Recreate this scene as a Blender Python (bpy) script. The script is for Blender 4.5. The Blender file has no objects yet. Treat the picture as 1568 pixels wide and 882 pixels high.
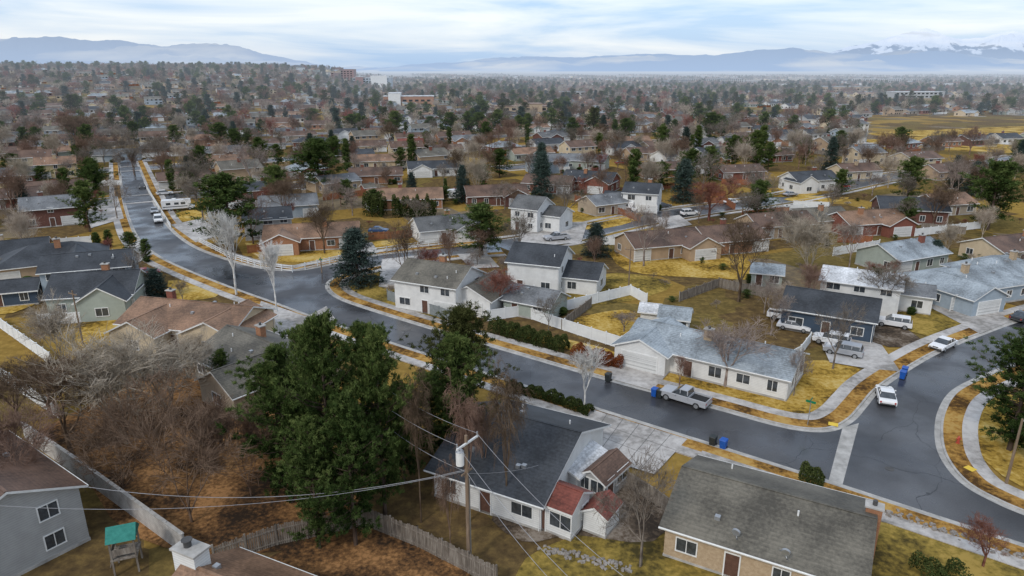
import bpy, math, random
import numpy as np
from mathutils import Vector, Matrix
from mathutils.geometry import tessellate_polygon
R = random.Random(11)
scene = bpy.context.scene
col = scene.collection
rad = math.radians
# ---------------------------------------------------------------- image coordinate helpers
CH = 36.0; PITCH = rad(17.7); F = 1045.0
SP, CP = math.sin(PITCH), math.cos(PITCH)
def G(a, b, z=0.0):
    """plan position (metres) of an image pixel projected onto the plane at height z"""
    u = (a-784)/F; v = (441-b)/F
    t = (CH-z)/(SP-v*CP)
    return (u*t, (CP+v*SP)*t)
def HT(y, b):
    v = (441-b)/F
    return CH-(y*SP-v*y*CP)/(CP+v*SP)
def DEP(y, z=0): return y*CP+(CH-z)*SP
def sstep(a, b, x):
    t = min(1, max(0, (x-a)/(b-a))); return t*t*(3-2*t)
def gh(x, y):
    r = math.hypot(x, y)
    if r < 450 or y <= 0: return 0.0
    az = x/max(y, 1)
    return 35*sstep(-.17, -.34, az)*sstep(450, 1350, r) + 5*sstep(500,900,r)*sstep(-.17,-.1,az)*sstep(.02,-.05,az)
# ---------------------------------------------------------------- materials
HAZE = (.56, .645, .77, 1)
def N(nt, t, **k):
    n = nt.nodes.new(t)
    for a, b in k.items(): setattr(n, a, b)
    return n
def haze_mix(m, sock, L=3600., start=330.):  # aerial haze painted into the material as emission, growing with distance from origin
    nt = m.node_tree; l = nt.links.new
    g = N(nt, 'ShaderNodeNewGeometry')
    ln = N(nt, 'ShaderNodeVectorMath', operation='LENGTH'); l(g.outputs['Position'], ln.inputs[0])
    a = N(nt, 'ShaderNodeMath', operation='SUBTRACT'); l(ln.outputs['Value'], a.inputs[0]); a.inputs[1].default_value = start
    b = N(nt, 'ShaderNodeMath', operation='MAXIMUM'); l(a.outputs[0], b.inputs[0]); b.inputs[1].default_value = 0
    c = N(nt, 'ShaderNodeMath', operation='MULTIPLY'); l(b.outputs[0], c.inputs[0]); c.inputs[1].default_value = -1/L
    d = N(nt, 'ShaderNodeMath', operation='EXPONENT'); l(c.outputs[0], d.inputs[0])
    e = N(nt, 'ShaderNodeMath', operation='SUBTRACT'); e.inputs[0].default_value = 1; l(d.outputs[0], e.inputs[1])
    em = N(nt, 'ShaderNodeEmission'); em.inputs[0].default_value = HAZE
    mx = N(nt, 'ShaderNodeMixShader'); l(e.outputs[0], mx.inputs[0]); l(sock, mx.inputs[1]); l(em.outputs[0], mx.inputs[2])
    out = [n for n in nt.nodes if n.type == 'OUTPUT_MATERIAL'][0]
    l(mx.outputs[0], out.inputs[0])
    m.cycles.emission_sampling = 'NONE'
def mat(name, cols, scale=1., rough=.9, bump=0., bscale=None, haze=False, orand=0., attr=False,
        detail=3, world=False, spec=.3, stretch=None, lo=.3, hi=.7, metal=0, courses=0, patches=None):
    m = bpy.data.materials.new(name); m.use_nodes = True
    nt = m.node_tree; l = nt.links.new
    p = nt.nodes['Principled BSDF']
    if attr or rough >= .95:
        nt.nodes.remove(p); p = N(nt, 'ShaderNodeBsdfDiffuse'); l(p.outputs[0], nt.nodes['Material Output'].inputs[0]); cin = p.inputs['Color']
    else:
        p.inputs['Roughness'].default_value = rough; p.inputs['Metallic'].default_value = metal
        p.inputs['Specular IOR Level'].default_value = spec; cin = p.inputs['Base Color']
    if world:
        src = N(nt, 'ShaderNodeNewGeometry').outputs['Position']
    else:
        src = N(nt, 'ShaderNodeTexCoord').outputs['Object']
    if stretch:
        mp = N(nt, 'ShaderNodeMapping'); mp.inputs['Scale'].default_value = stretch; l(src, mp.inputs[0]); src = mp.outputs[0]
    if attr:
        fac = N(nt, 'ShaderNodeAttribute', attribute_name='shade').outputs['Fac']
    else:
        no = N(nt, 'ShaderNodeTexNoise'); no.inputs['Scale'].default_value = scale; no.inputs['Detail'].default_value = detail
        no.inputs['Roughness'].default_value = .68
        l(src, no.inputs['Vector']); fac = no.outputs['Fac']
    if patches:
        n3 = N(nt, 'ShaderNodeTexNoise'); n3.inputs['Scale'].default_value = patches; n3.inputs['Detail'].default_value = 2; l(src, n3.inputs['Vector'])
        ma = N(nt, 'ShaderNodeMath', operation='MULTIPLY_ADD'); l(n3.outputs['Fac'], ma.inputs[0]); ma.inputs[1].default_value = 1.1; ma.inputs[2].default_value = -.55
        mb = N(nt, 'ShaderNodeMath', operation='ADD'); l(fac, mb.inputs[0]); l(ma.outputs[0], mb.inputs[1]); fac = mb.outputs[0]
    cr = N(nt, 'ShaderNodeValToRGB'); l(fac, cr.inputs[0])
    e = cr.color_ramp.elements
    a0, a1 = (0., 1.) if attr else (lo, hi)
    e[0].position = a0; e[1].position = a1
    e[0].color = (*cols[0], 1); e[1].color = (*cols[-1], 1)
    for i, c in enumerate(cols[1:-1]):
        q = e.new(a0+(a1-a0)*(i+1)/(len(cols)-1)); q.color = (*c, 1)
    c = cr.outputs[0]
    if orand:
        oi = N(nt, 'ShaderNodeObjectInfo')
        mr = N(nt, 'ShaderNodeMapRange'); l(oi.outputs['Random'], mr.inputs[0])
        mr.inputs[3].default_value = 1-orand; mr.inputs[4].default_value = 1+orand
        hs = N(nt, 'ShaderNodeHueSaturation'); l(c, hs.inputs['Color']); l(mr.outputs[0], hs.inputs['Value'])
        mr2 = N(nt, 'ShaderNodeMapRange'); l(oi.outputs['Random'], mr2.inputs[0])
        mr2.inputs[3].default_value = .5+orand*.05; mr2.inputs[4].default_value = .5-orand*.05
        l(mr2.outputs[0], hs.inputs['Hue'])
        c = hs.outputs[0]
    if courses:
        wv = N(nt, 'ShaderNodeTexWave', wave_type='BANDS', bands_direction='Z', wave_profile='SAW')
        wv.inputs['Scale'].default_value = courses; wv.inputs['Distortion'].default_value = .3; wv.inputs['Detail'].default_value = 0
        so = N(nt, 'ShaderNodeTexCoord'); l(so.outputs['Object'], wv.inputs[0])
        mr = N(nt, 'ShaderNodeMapRange'); l(wv.outputs['Fac'], mr.inputs[0]); mr.inputs[3].default_value = .84; mr.inputs[4].default_value = 1.06
        vm = N(nt, 'ShaderNodeVectorMath', operation='SCALE'); l(c, vm.inputs[0]); l(mr.outputs[0], vm.inputs['Scale'])
        c = vm.outputs[0]
    l(c, cin)
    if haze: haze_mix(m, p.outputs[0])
    return m
M = {}
def mk(k, *a, **kw): M[k] = mat(k, *a, **kw)
for k, c in dict(white=(.70, .70, .68), cream=(.58, .47, .32), tan=(.43, .31, .20), yellow=(.56, .45, .26), bluegrey=(.33, .39, .44),
                 darkblue=(.05, .075, .11), sage=(.36, .40, .35), grey=(.38, .38, .37), beige=(.40, .33, .25)).items():
    mk('siding_'+k, [tuple(x*.84 for x in c), tuple(x*1.04 for x in c)], scale=.7, rough=.75, courses=1.6, haze=True)
for k, c, d in [('red', (.16, .055, .038), (.26, .10, .07)), ('orange', (.27, .12, .065), (.38, .20, .11)), ('dark', (.10, .045, .036), (.17, .08, .06)), ('buff', (.34, .245, .15), (.48, .37, .25))]:
    mk('brick_'+k, [c, d], scale=5, rough=.9, courses=4, haze=True)
for k, c in dict(dark=(.042, .046, .052), grey=(.10, .10, .098), light=(.25, .28, .30), brown=(.12, .072, .05), tan=(.22, .13, .08),
                 red=(.17, .05, .035), olive=(.12, .108, .085), white=(.55, .56, .57), mid=(.15, .155, .16)).items():
    mk('shingle_'+k, [tuple(x*.55 for x in c), c, tuple(x*1.45 for x in c)], scale=3.4, detail=4, rough=.58, courses=2.6, haze=True, lo=.25, hi=.75, patches=.3)
mk('white_trim', [(.62, .62, .60), (.75, .75, .73)], scale=2, rough=.55)
mk('dark_trim', [(.05, .05, .05), (.09, .085, .08)], scale=2, rough=.6)
mk('glass', [(.02, .025, .03), (.07, .08, .09)], scale=1.5, rough=.08, spec=.8)
mk('garage_white', [(.56, .56, .54), (.66, .66, .64)], scale=1, rough=.5, courses=.7)
mk('door_paint', [(.08, .04, .03), (.13, .07, .05)], scale=3, rough=.5)
mk('concrete', [(.22, .205, .185), (.38, .355, .33), (.50, .475, .445)], scale=1.2, detail=5, rough=.7, world=True, patches=.15)
mk('kerb_concrete', [(.26, .25, .23), (.48, .46, .43)], scale=.8, detail=4, rough=.8, world=True)
mk('leafy_strip', [(.08, .045, .02), (.22, .12, .035), (.36, .20, .055), (.42, .27, .09)], scale=2.0, detail=6, rough=.95, world=True, patches=.25)
mk('lawn_gold', [(.09, .06, .02), (.24, .15, .032), (.37, .235, .05), (.46, .31, .085), (.50, .37, .14)], scale=1.5, detail=7, rough=.95, world=True, haze=True, patches=.13)
mk('lawn_olive', [(.06, .048, .02), (.15, .11, .032), (.25, .18, .045), (.36, .25, .07)], scale=1.6, detail=7, rough=.95, world=True, patches=.16)
mk('litter', [(.035, .025, .018), (.10, .055, .028), (.20, .105, .045), (.36, .19, .08)], scale=2.6, detail=7, rough=.95, world=True, patches=.2)
mk('mulch', [(.05, .04, .032), (.12, .09, .065), (.26, .22, .18)], scale=2.4, detail=6, rough=.95, world=True, patches=.3)
mk('vinyl', [(.66, .67, .66), (.76, .77, .76)], scale=1, rough=.5)
mk('greyfence', [(.16, .18, .18), (.24, .26, .26)], scale=2, rough=.7)
mk('oldwood', [(.10, .085, .07), (.20, .17, .14), (.30, .27, .23)], scale=1.5, rough=.9, stretch=(3, 3, .4))
mk('redwood', [(.20, .07, .035), (.32, .13, .06)], scale=1.5, rough=.85, stretch=(3, 3, .4))
mk('blockwall', [(.30, .28, .26), (.52, .50, .47)], scale=1.2, rough=.85, courses=1.6)
mk('polewood', [(.13, .09, .06), (.26, .19, .13)], scale=2, rough=.9, stretch=(4, 4, .3))
mk('metal_grey', [(.32, .33, .34), (.42, .43, .44)], scale=2, rough=.4, metal=.6)
mk('black_rubber', [(.015, .015, .015), (.03, .03, .03)], scale=4, rough=.8)
mk('blue_plastic', [(.01, .07, .30), (.015, .10, .42)], scale=4, rough=.45)
mk('dark_plastic', [(.02, .025, .025), (.035, .04, .04)], scale=4, rough=.5)
mk('green_canvas', [(.02, .15, .12), (.04, .22, .18)], scale=3, rough=.8)
mk('sign_green', [(.0, .16, .07), (.0, .19, .09)], scale=3, rough=.4)
mk('hydrant_red', [(.35, .05, .03), (.45, .09, .05)], scale=3, rough=.5)
mk('yellow_pad', [(.65, .45, .05), (.75, .52, .07)], scale=3, rough=.7)
mk('wire', [(.25, .25, .26), (.35, .35, .36)], scale=1, rough=.5)
mk('stone', [(.16, .14, .12), (.34, .31, .28)], scale=3, rough=.9)
for k, c in dict(white=(.74, .74, .74), silver=(.38, .39, .41), black=(.02, .02, .022), grey=(.12, .125, .13), red=(.3, .03, .025), blue=(.04, .08, .18)).items():
    mk('paint_'+k, [tuple(x*.93 for x in c), c], scale=.8, rough=.22, spec=.6)
mk('lamp_red', [(.35, .02, .02), (.4, .03, .03)], scale=3, rough=.3)
mk('lamp_clear', [(.6, .6, .58), (.7, .7, .68)], scale=3, rough=.2)
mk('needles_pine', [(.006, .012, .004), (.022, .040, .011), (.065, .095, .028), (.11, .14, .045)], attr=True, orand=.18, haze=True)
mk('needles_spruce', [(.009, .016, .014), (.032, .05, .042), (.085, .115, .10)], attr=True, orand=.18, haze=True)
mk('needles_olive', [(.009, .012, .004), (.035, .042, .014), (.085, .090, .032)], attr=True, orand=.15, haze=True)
mk('hedge_leaf', [(.01, .016, .006), (.035, .05, .016), (.08, .09, .03)], attr=True, orand=.2, haze=True)
mk('redbush_leaf', [(.06, .015, .008), (.17, .045, .02), (.27, .10, .04)], attr=True, orand=.2)
mk('bark_brown', [(.12, .078, .055), (.24, .165, .12)], scale=1.2, detail=0, rough=.95, orand=.3, haze=True)
mk('trunk_bark', [(.06, .042, .032), (.13, .095, .075)], scale=1.2, detail=0, rough=.95, haze=True)
mk('bark_grey', [(.15, .12, .10), (.29, .245, .205)], scale=1.2, detail=0, rough=.95, orand=.3, haze=True)
mk('bark_pale', [(.30, .25, .19), (.48, .41, .33)], scale=1.2, detail=0, rough=.95, orand=.15, haze=True)
mk('bark_birch', [(.50, .48, .45), (.74, .72, .68)], scale=1.5, detail=0, rough=.95, orand=.1)
mk('bark_red', [(.17, .065, .048), (.29, .13, .10)], scale=1.2, detail=0, rough=.95, orand=.15, haze=True)

def asphalt():
    m = bpy.data.materials.new('wet_asphalt'); m.use_nodes = True
    nt = m.node_tree; l = nt.links.new; p = nt.nodes['Principled BSDF']
    g = N(nt, 'ShaderNodeNewGeometry').outputs['Position']
    n1 = N(nt, 'ShaderNodeTexNoise'); n1.inputs['Scale'].default_value = .09; n1.inputs['Detail'].default_value = 5; l(g, n1.inputs[0])
    cr = N(nt, 'ShaderNodeValToRGB'); l(n1.outputs[0], cr.inputs[0])
    cr.color_ramp.elements[0].position = .35; cr.color_ramp.elements[0].color = (.028, .029, .033, 1)
    cr.color_ramp.elements[1].position = .68; cr.color_ramp.elements[1].color = (.085, .085, .088, 1)
    n2 = N(nt, 'ShaderNodeTexNoise'); n2.inputs['Scale'].default_value = 9; n2.inputs['Detail'].default_value = 2; l(g, n2.inputs[0])
    mr = N(nt, 'ShaderNodeMapRange'); l(n2.outputs[0], mr.inputs[0]); mr.inputs[3].default_value = .55; mr.inputs[4].default_value = 1.45
    sc = N(nt, 'ShaderNodeVectorMath', operation='SCALE'); l(cr.outputs[0], sc.inputs[0]); l(mr.outputs[0], sc.inputs['Scale'])
    vo = N(nt, 'ShaderNodeTexVoronoi', feature='DISTANCE_TO_EDGE'); vo.inputs['Scale'].default_value = .11
    va = N(nt, 'ShaderNodeVectorMath', operation='MULTIPLY_ADD'); l(n1.outputs['Color'], va.inputs[0]); va.inputs[1].default_value = (9, 9, 0); l(g, va.inputs[2])
    l(va.outputs[0], vo.inputs['Vector'])
    lt = N(nt, 'ShaderNodeMath', operation='LESS_THAN'); l(vo.outputs['Distance'], lt.inputs[0]); lt.inputs[1].default_value = .004
    mx = N(nt, 'ShaderNodeMix', data_type='RGBA'); l(lt.outputs[0], mx.inputs[0]); l(sc.outputs[0], mx.inputs[6]); mx.inputs[7].default_value = (.022, .022, .024, 1)
    l(mx.outputs[2], p.inputs['Base Color'])
    n3 = N(nt, 'ShaderNodeTexNoise'); n3.inputs['Scale'].default_value = .14; n3.inputs['Detail'].default_value = 4; l(g, n3.inputs[0])
    r = N(nt, 'ShaderNodeMapRange'); l(n3.outputs[0], r.inputs[0]); r.inputs[1].default_value = .40; r.inputs[2].default_value = .60
    r.inputs[3].default_value = .17; r.inputs[4].default_value = .55; l(r.outputs[0], p.inputs['Roughness'])
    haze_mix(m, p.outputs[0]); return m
M['asphalt'] = asphalt()
def ground_mat():
    m = bpy.data.materials.new('suburb_ground'); m.use_nodes = True
    nt = m.node_tree; l = nt.links.new; nt.nodes.remove(nt.nodes['Principled BSDF']); p = N(nt, 'ShaderNodeBsdfDiffuse')
    g = N(nt, 'ShaderNodeNewGeometry').outputs['Position']
    rm = N(nt, 'ShaderNodeMapping'); rm.inputs['Rotation'].default_value = (0, 0, rad(-27)); l(g, rm.inputs[0])
    def ramp(sock, stops, const=False):
        cr = N(nt, 'ShaderNodeValToRGB'); l(sock, cr.inputs[0]); e = cr.color_ramp.elements
        if const: cr.color_ramp.interpolation = 'CONSTANT'
        e[0].position, e[0].color = stops[0][0], (*stops[0][1], 1); e[1].position, e[1].color = stops[-1][0], (*stops[-1][1], 1)
        for s in stops[1:-1]:
            q = e.new(s[0]); q.color = (*s[1], 1)
        return cr.outputs[0]
    def nz(s, d=6):
        n = N(nt, 'ShaderNodeTexNoise'); n.inputs['Scale'].default_value = s; n.inputs['Detail'].default_value = d
        n.inputs['Roughness'].default_value = .7; l(g, n.inputs[0]); return n
    vo = N(nt, 'ShaderNodeTexVoronoi', distance='CHEBYCHEV'); vo.inputs['Scale'].default_value = .06; l(rm.outputs[0], vo.inputs['Vector'])
    sep = N(nt, 'ShaderNodeSeparateColor'); l(vo.outputs['Color'], sep.inputs[0])
    lots = ramp(sep.outputs[0], [(0, (.08, .055, .032)), (.2, (.32, .20, .045)), (.36, (.13, .10, .035)), (.50, (.38, .245, .055)), (.62, (.09, .06, .036)), (.78, (.19, .165, .135)), (.88, (.15, .12, .04))], True)
    fine = ramp(nz(.8, 6).outputs[0], [(.3, (.035, .025, .015)), (.5, (.15, .10, .038)), (.7, (.34, .23, .075))])
    mx = N(nt, 'ShaderNodeMix', data_type='RGBA'); mx.inputs[0].default_value = .5; l(lots, mx.inputs[6]); l(fine, mx.inputs[7])
    v2 = N(nt, 'ShaderNodeTexVoronoi'); v2.inputs['Scale'].default_value = .02; l(g, v2.inputs['Vector'])
    s2 = N(nt, 'ShaderNodeSeparateColor'); l(v2.outputs['Color'], s2.inputs[0])
    city = ramp(s2.outputs[0], [(0, (.05, .06, .055)), (.3, (.15, .12, .095)), (.55, (.08, .075, .07)), (.72, (.26, .20, .13)), (.84, (.08, .085, .09)), (.92, (.55, .55, .55))], True)
    big = N(nt, 'ShaderNodeTexNoise'); big.inputs['Scale'].default_value = .0012; big.inputs['Detail'].default_value = 4; l(g, big.inputs[0])
    bc = ramp(big.outputs[0], [(.35, (.06, .075, .085)), (.5, (.19, .15, .12)), (.65, (.38, .30, .19))])
    m2 = N(nt, 'ShaderNodeMix', data_type='RGBA'); m2.inputs[0].default_value = .5; l(city, m2.inputs[6]); l(bc, m2.inputs[7])
    ln = N(nt, 'ShaderNodeVectorMath', operation='LENGTH'); l(g, ln.inputs[0])
    mr = N(nt, 'ShaderNodeMapRange'); l(ln.outputs['Value'], mr.inputs[0]); mr.inputs[1].default_value = 700; mr.inputs[2].default_value = 1700
    m3 = N(nt, 'ShaderNodeMix', data_type='RGBA'); l(mr.outputs[0], m3.inputs[0]); l(mx.outputs[2], m3.inputs[6]); l(m2.outputs[2], m3.inputs[7])
    l(m3.outputs[2], p.inputs['Color'])
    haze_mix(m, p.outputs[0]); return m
M['ground'] = ground_mat()

# ---------------------------------------------------------------- mesh helpers
def link(o): col.objects.link(o); return o
def mesh_np(name, V, faces3=None, mats=(), midx=None, shade=None):
    me = bpy.data.meshes.new(name)
    V = np.asarray(V, np.float32).reshape(-1, 3)
    T = np.asarray(faces3, np.int32).reshape(-1, 3)
    me.vertices.add(len(V)); me.vertices.foreach_set('co', V.ravel())
    me.loops.add(T.size); me.loops.foreach_set('vertex_index', T.ravel())
    me.polygons.add(len(T)); me.polygons.foreach_set('loop_start', np.arange(0, T.size, 3, dtype=np.int32))
    try: me.polygons.foreach_set('loop_total', np.full(len(T), 3, np.int32))
    except Exception: pass
    for m in mats: me.materials.append(m)
    if midx is not None: me.polygons.foreach_set('material_index', np.asarray(midx, np.int32))
    if shade is not None:
        a = me.attributes.new('shade', 'FLOAT', 'FACE'); a.data.foreach_set('value', np.asarray(shade, np.float32))
    me.update(calc_edges=True)
    return me
class Kit:
    def __init__(s): s.p = {}; s.M = Matrix.Identity(4)
    def add(s, n, m, vs, fs):
        k = s.p.setdefault((n, m), ([], []))
        o = len(k[0]); k[0].extend([tuple(s.M @ Vector(v)) for v in vs]); k[1].extend([tuple(i+o for i in f) for f in fs])
    def box(s, n, m, c, d, rz=0, top=None):
        x, y, z = d[0]/2, d[1]/2, d[2]/2; tx, ty = top or (1, 1)
        vs = [(-x, -y, -z), (x, -y, -z), (x, y, -z), (-x, y, -z), (-x*tx, -y*ty, z), (x*tx, -y*ty, z), (x*tx, y*ty, z), (-x*tx, y*ty, z)]
        if rz:
            cc, ss = math.cos(rz), math.sin(rz); vs = [(a*cc-b*ss, a*ss+b*cc, e) for a, b, e in vs]
        s.add(n, m, [(a+c[0], b+c[1], e+c[2]) for a, b, e in vs], [(0, 3, 2, 1), (4, 5, 6, 7), (0, 1, 5, 4), (1, 2, 6, 5), (2, 3, 7, 6), (3, 0, 4, 7)])
    def cyl(s, n, m, a, b, r0, r1=None, k=12):
        a, b = Vector(a), Vector(b); r1 = r0 if r1 is None else r1
        d = (b-a).normalized(); u = d.orthogonal().normalized(); w = d.cross(u)
        vs = [tuple(a+(u*math.cos(t)+w*math.sin(t))*r0) for t in [2*math.pi*i/k for i in range(k)]]
        vs += [tuple(b+(u*math.cos(t)+w*math.sin(t))*r1) for t in [2*math.pi*i/k for i in range(k)]]
        s.add(n, m, vs, [(i, (i+1) % k, k+(i+1) % k, k+i) for i in range(k)]+[tuple(range(k-1, -1, -1)), tuple(range(k, 2*k))])
    def meshes(s, name):
        out = []; names = {}
        for (n, m), (v, f) in s.p.items(): names.setdefault(n, []).append((m, v, f))
        for n, lst in names.items():
            V = []; Fc = []; mi = []; me = bpy.data.meshes.new(name+'_'+n)
            for i, (m, v, f) in enumerate(lst):
                o = len(V); V += v; Fc += [tuple(q+o for q in t) for t in f]; mi += [i]*len(f); me.materials.append(M[m])
            me.from_pydata(V, [], Fc); me.polygons.foreach_set('material_index', mi); me.update()
            out.append((n, me))
        return out
    def finish(s, name, loc=(0, 0, 0), ang=0, scale=1, bevel=0, ms=None):
        ms = ms or s.meshes(name)
        if len(ms) == 1:
            o = link(bpy.data.objects.new(name, ms[0][1])); top = o
        else:
            top = link(bpy.data.objects.new(name, None)); top.empty_display_size = .5
            for n, me in ms:
                o = link(bpy.data.objects.new(n, me)); o.parent = top
        if bevel:
            for o in ([top] if len(ms) == 1 else top.children):
                b = o.modifiers.new('b', 'BEVEL'); b.width = bevel; b.segments = 2; b.limit_method = 'ANGLE'
        top.location = loc; top.rotation_euler[2] = ang; top.scale = (scale,)*3
        return top

# ---------------------------------------------------------------- houses
def body(K, L, W, eave, rise, wall, roof, hip=False, trim='white_trim', oh=.5):
    t = .2
    x, y = L/2, W/2; zr = eave+rise
    if hip:
        K.box('walls', wall, (0, 0, eave/2), (L, W, eave))
        a, b = x+oh, y+oh; c = max(.3, x-y*.95); ze = eave-.02
        vs = [(-a, -b, ze), (a, -b, ze), (a, b, ze), (-a, b, ze), (-c, 0, zr), (c, 0, zr)]
        vs += [(p[0], p[1], ze+.005) for p in vs[:4]]
        K.add('roof', roof, [vs[6], vs[7], vs[8], vs[9], vs[4], vs[5]], [(0, 1, 5, 4), (1, 2, 5), (2, 3, 4, 5), (3, 0, 4)])
        K.box('fascia', trim, (0, 0, ze-.08), (2*a-.02, 2*b-.02, .16))
    else:
        vs = []
        for sx in (-x, x):
            vs += [(sx, -y, 0), (sx, y, 0), (sx, y, eave), (sx, 0, zr-.12), (sx, -y, eave)]
        K.add('walls', wall, vs, [(0, 4, 3, 2, 1), (5, 6, 7, 8, 9), (0, 5, 9, 4), (1, 2, 7, 6), (4, 9, 8, 3), (3, 8, 7, 2)])
        sl = (rise)/y; ze = zr-sl*(y+oh)+.1; X = x+oh*.8; zt = zr+.1
        vs = []
        for sx in (-X, X):
            vs += [(sx, -y-oh, ze), (sx, 0, zt), (sx, y+oh, ze), (sx, y+oh, ze-t), (sx, 0, zt-t), (sx, -y-oh, ze-t)]
        K.add('roof', roof, vs, [(0, 6, 7, 1), (1, 7, 8, 2)])
        K.add('fascia', trim, vs, [(2, 8, 9, 3), (3, 9, 10, 4), (4, 10, 11, 5), (5, 11, 6, 0), (0, 1, 4, 5), (1, 2, 3, 4), (6, 11, 10, 7), (7, 10, 9, 8)])
        K.box('ridge_cap', roof, (0, 0, zt), (2*X-.1, .22, .05))
        if L > 7:
            for sy in (-1, 1): K.cyl('gutters', trim, (-X, sy*(y+oh+.04), ze-.06), (X, sy*(y+oh+.04), ze-.06), .06, k=6); K.cyl('downpipes', trim, (x-.15, sy*(y+.06), .1), (x-.15, sy*(y+.06), ze-.1), .045, k=6)
def onwall(K, L, W, side, a, z, w, h, kind='window'):
    """side 0:+y 1:-y 2:+x 3:-x"""
    S = {0: (Vector((1, 0, 0)), Vector((0, 1, 0)), W/2), 1: (Vector((-1, 0, 0)), Vector((0, -1, 0)), W/2),
         2: (Vector((0, -1, 0)), Vector((1, 0, 0)), L/2), 3: (Vector((0, 1, 0)), Vector((-1, 0, 0)), L/2)}[side]
    ax, nn, off = S
    def bx(part, m, ca, cz, ww, hh, d):
        c = ax*(a+ca)+nn*(off+d/2-.01)
        sz = (ww, d, hh) if side < 2 else (d, ww, hh)
        K.box(part, m, (c.x, c.y, z+cz), sz)
    if kind == 'window':
        bx('windows', 'glass', 0, 0, w, h, .04)
        fr = .09
        bx('window_frames', 'white_trim', 0, h/2+fr/2, w+2*fr, fr, .08); bx('window_frames', 'white_trim', 0, -h/2-fr/2, w+2*fr, fr, .1)
        bx('window_frames', 'white_trim', -w/2-fr/2, 0, fr, h, .08); bx('window_frames', 'white_trim', w/2+fr/2, 0, fr, h, .08)
        bx('window_frames', 'white_trim', 0, 0, .06, h, .06)
    elif kind == 'door':
        bx('door', 'door_paint', 0, 0, w, h, .05); bx('door_frame', 'white_trim', 0, h/2+.05, w+.2, .1, .09)
        bx('door_frame', 'white_trim', -w/2-.05, 0, .1, h, .09); bx('door_frame', 'white_trim', w/2+.05, 0, .1, h, .09)
    else:
        bx('garage_door', 'garage_white', 0, 0, w, h, .05)
        for i in range(1, 4): bx('garage_door', 'dark_trim', 0, -h/2+i*h/4, w, .025, .056)
        bx('door_frame', 'white_trim', 0, h/2+.08, w+.3, .16, .09)
        bx('door_frame', 'white_trim', -w/2-.07, 0, .14, h, .09); bx('door_frame', 'white_trim', w/2+.07, 0, .14, h, .09)
def dress(K, L, W, eave, rise, rr, front=1, garage=True, chim=True, chimm='brick_red', vents=True):
    two = eave > 4.3; zs = [1.55]+([4.1] if two else [])
    for side in (0, 1):
        n = max(2, int(L/3.2))
        gi = rr.choice([0, n-1]) if (garage and side == front) else -1; di = n//2 if side == front else -1
        if gi == di: di = -1
        for i in range(n):
            a = -L/2+(i+.5)*L/n
            for k, z in enumerate(zs):
                if k == 0 and i == gi: onwall(K, L, W, side, a, 1.12, min(L/n*.9+.6, 4.6), 2.2, 'garage')
                elif k == 0 and i == di: onwall(K, L, W, side, a, 1.12, 1, 2.1, 'door')
                elif k == 0 and gi >= 0 and abs(i-gi) == 1 and L/n < 3.6: continue
                elif rr.random() < .85: onwall(K, L, W, side, a, z, rr.choice([1.1, 1.5, 1.9]), rr.choice([1.1, 1.3]))
    for side in (2, 3):
        for z in zs:
            for a in (-W/4, W/4):
                if rr.random() < .7: onwall(K, L, W, side, a, z, rr.choice([.9, 1.3]), 1.15)
    zr = eave+rise
    if chim and rr.random() < .5:
        cx = rr.uniform(-.3, .3)*L; cy = rr.choice([-1, 1])*W*.12; top = zr+.9
        K.box('chimney', chimm, (cx, cy, (top+eave)/2-.2), (1.0, .75, top-eave+.4)); K.box('chimney_cap', 'kerb_concrete', (cx, cy, top+.06), (1.2, .95, .12))
        K.cyl('chimney_flue', 'dark_trim', (cx, cy, top+.1), (cx, cy, top+.45), .16)
    if vents:
        for i in range(rr.randint(3, 6)):
            vx = rr.uniform(-.42, .42)*L; vy = rr.choice([-1, 1])*rr.uniform(.10, .36)*W; vz = zr+.1-abs(vy)*2*rise/W
            if rr.random() < .5: K.box('roof_vents', 'metal_grey', (vx, vy, vz+.08), (.4, .4, .3))
            else: K.cyl('roof_vents', 'white_trim', (vx, vy, vz-.1), (vx, vy, vz+.4), .07)
HOUSES = []
def wm(k): return k if k.startswith('brick') else 'siding_'+k
def hname(w, eave):
    if w.startswith('brick'): return 'brick_house'
    return 'two_storey_house' if eave > 4.3 else 'ranch_house'
def house_at(x, y, ang, L, W, eave, rise, wall, roof, hip=False, wings=(), front=1, garage=True, chim=True, name=None, detail=True, seed=None, z=0, oh=.5, wg=True):
    K = Kit(); rr = random.Random(seed if seed is not None else int(x*7+y*13))
    body(K, L, W, eave, rise, wm(wall), 'shingle_'+roof, hip, oh=oh)
    if detail: dress(K, L, W, eave, rise, rr, front, garage, chim, rr.choice(['brick_orange', 'brick_buff', 'brick_red']) if wall != 'brick_dark' else 'brick_dark', vents=L > 7)
    K.box('foundation', 'kerb_concrete', (0, 0, .1), (L+.08, W+.08, .32))
    for (dx, dy, l2, w2, e2, r2, rot) in wings:
        K.M = Matrix.Translation((dx, dy, 0)) @ Matrix.Rotation(rad(rot), 4, 'Z')
        body(K, l2, w2, e2, r2, wm(wall), 'shingle_'+roof, False, oh=oh*.9)
        for s in (2, 0, 1):
            if rr.random() < .8: onwall(K, l2, w2, s, rr.uniform(-.6, .6), 1.5 if e2 < 4.3 else 4, 1.5, 1.2)
        if wg and w2 > 6: onwall(K, l2, w2, 3, 0, 1.12, 4.6, 2.2, 'garage')
        else: onwall(K, l2, w2, 3, 0, 1.5, 1.7, 1.2)
        K.M = Matrix.Identity(4)
    HOUSES.append((x, y, max(L, W)/2+1.2))
    return K.finish(name or hname(wall, eave), (x, y, z), rad(ang))
def house(a, b, ang, L, W, eave, rise, wall, roof, **k):
    x, y = G(a, b, eave+rise)
    return house_at(x, y, ang, L, W, eave, rise, wall, roof, **k)
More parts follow.
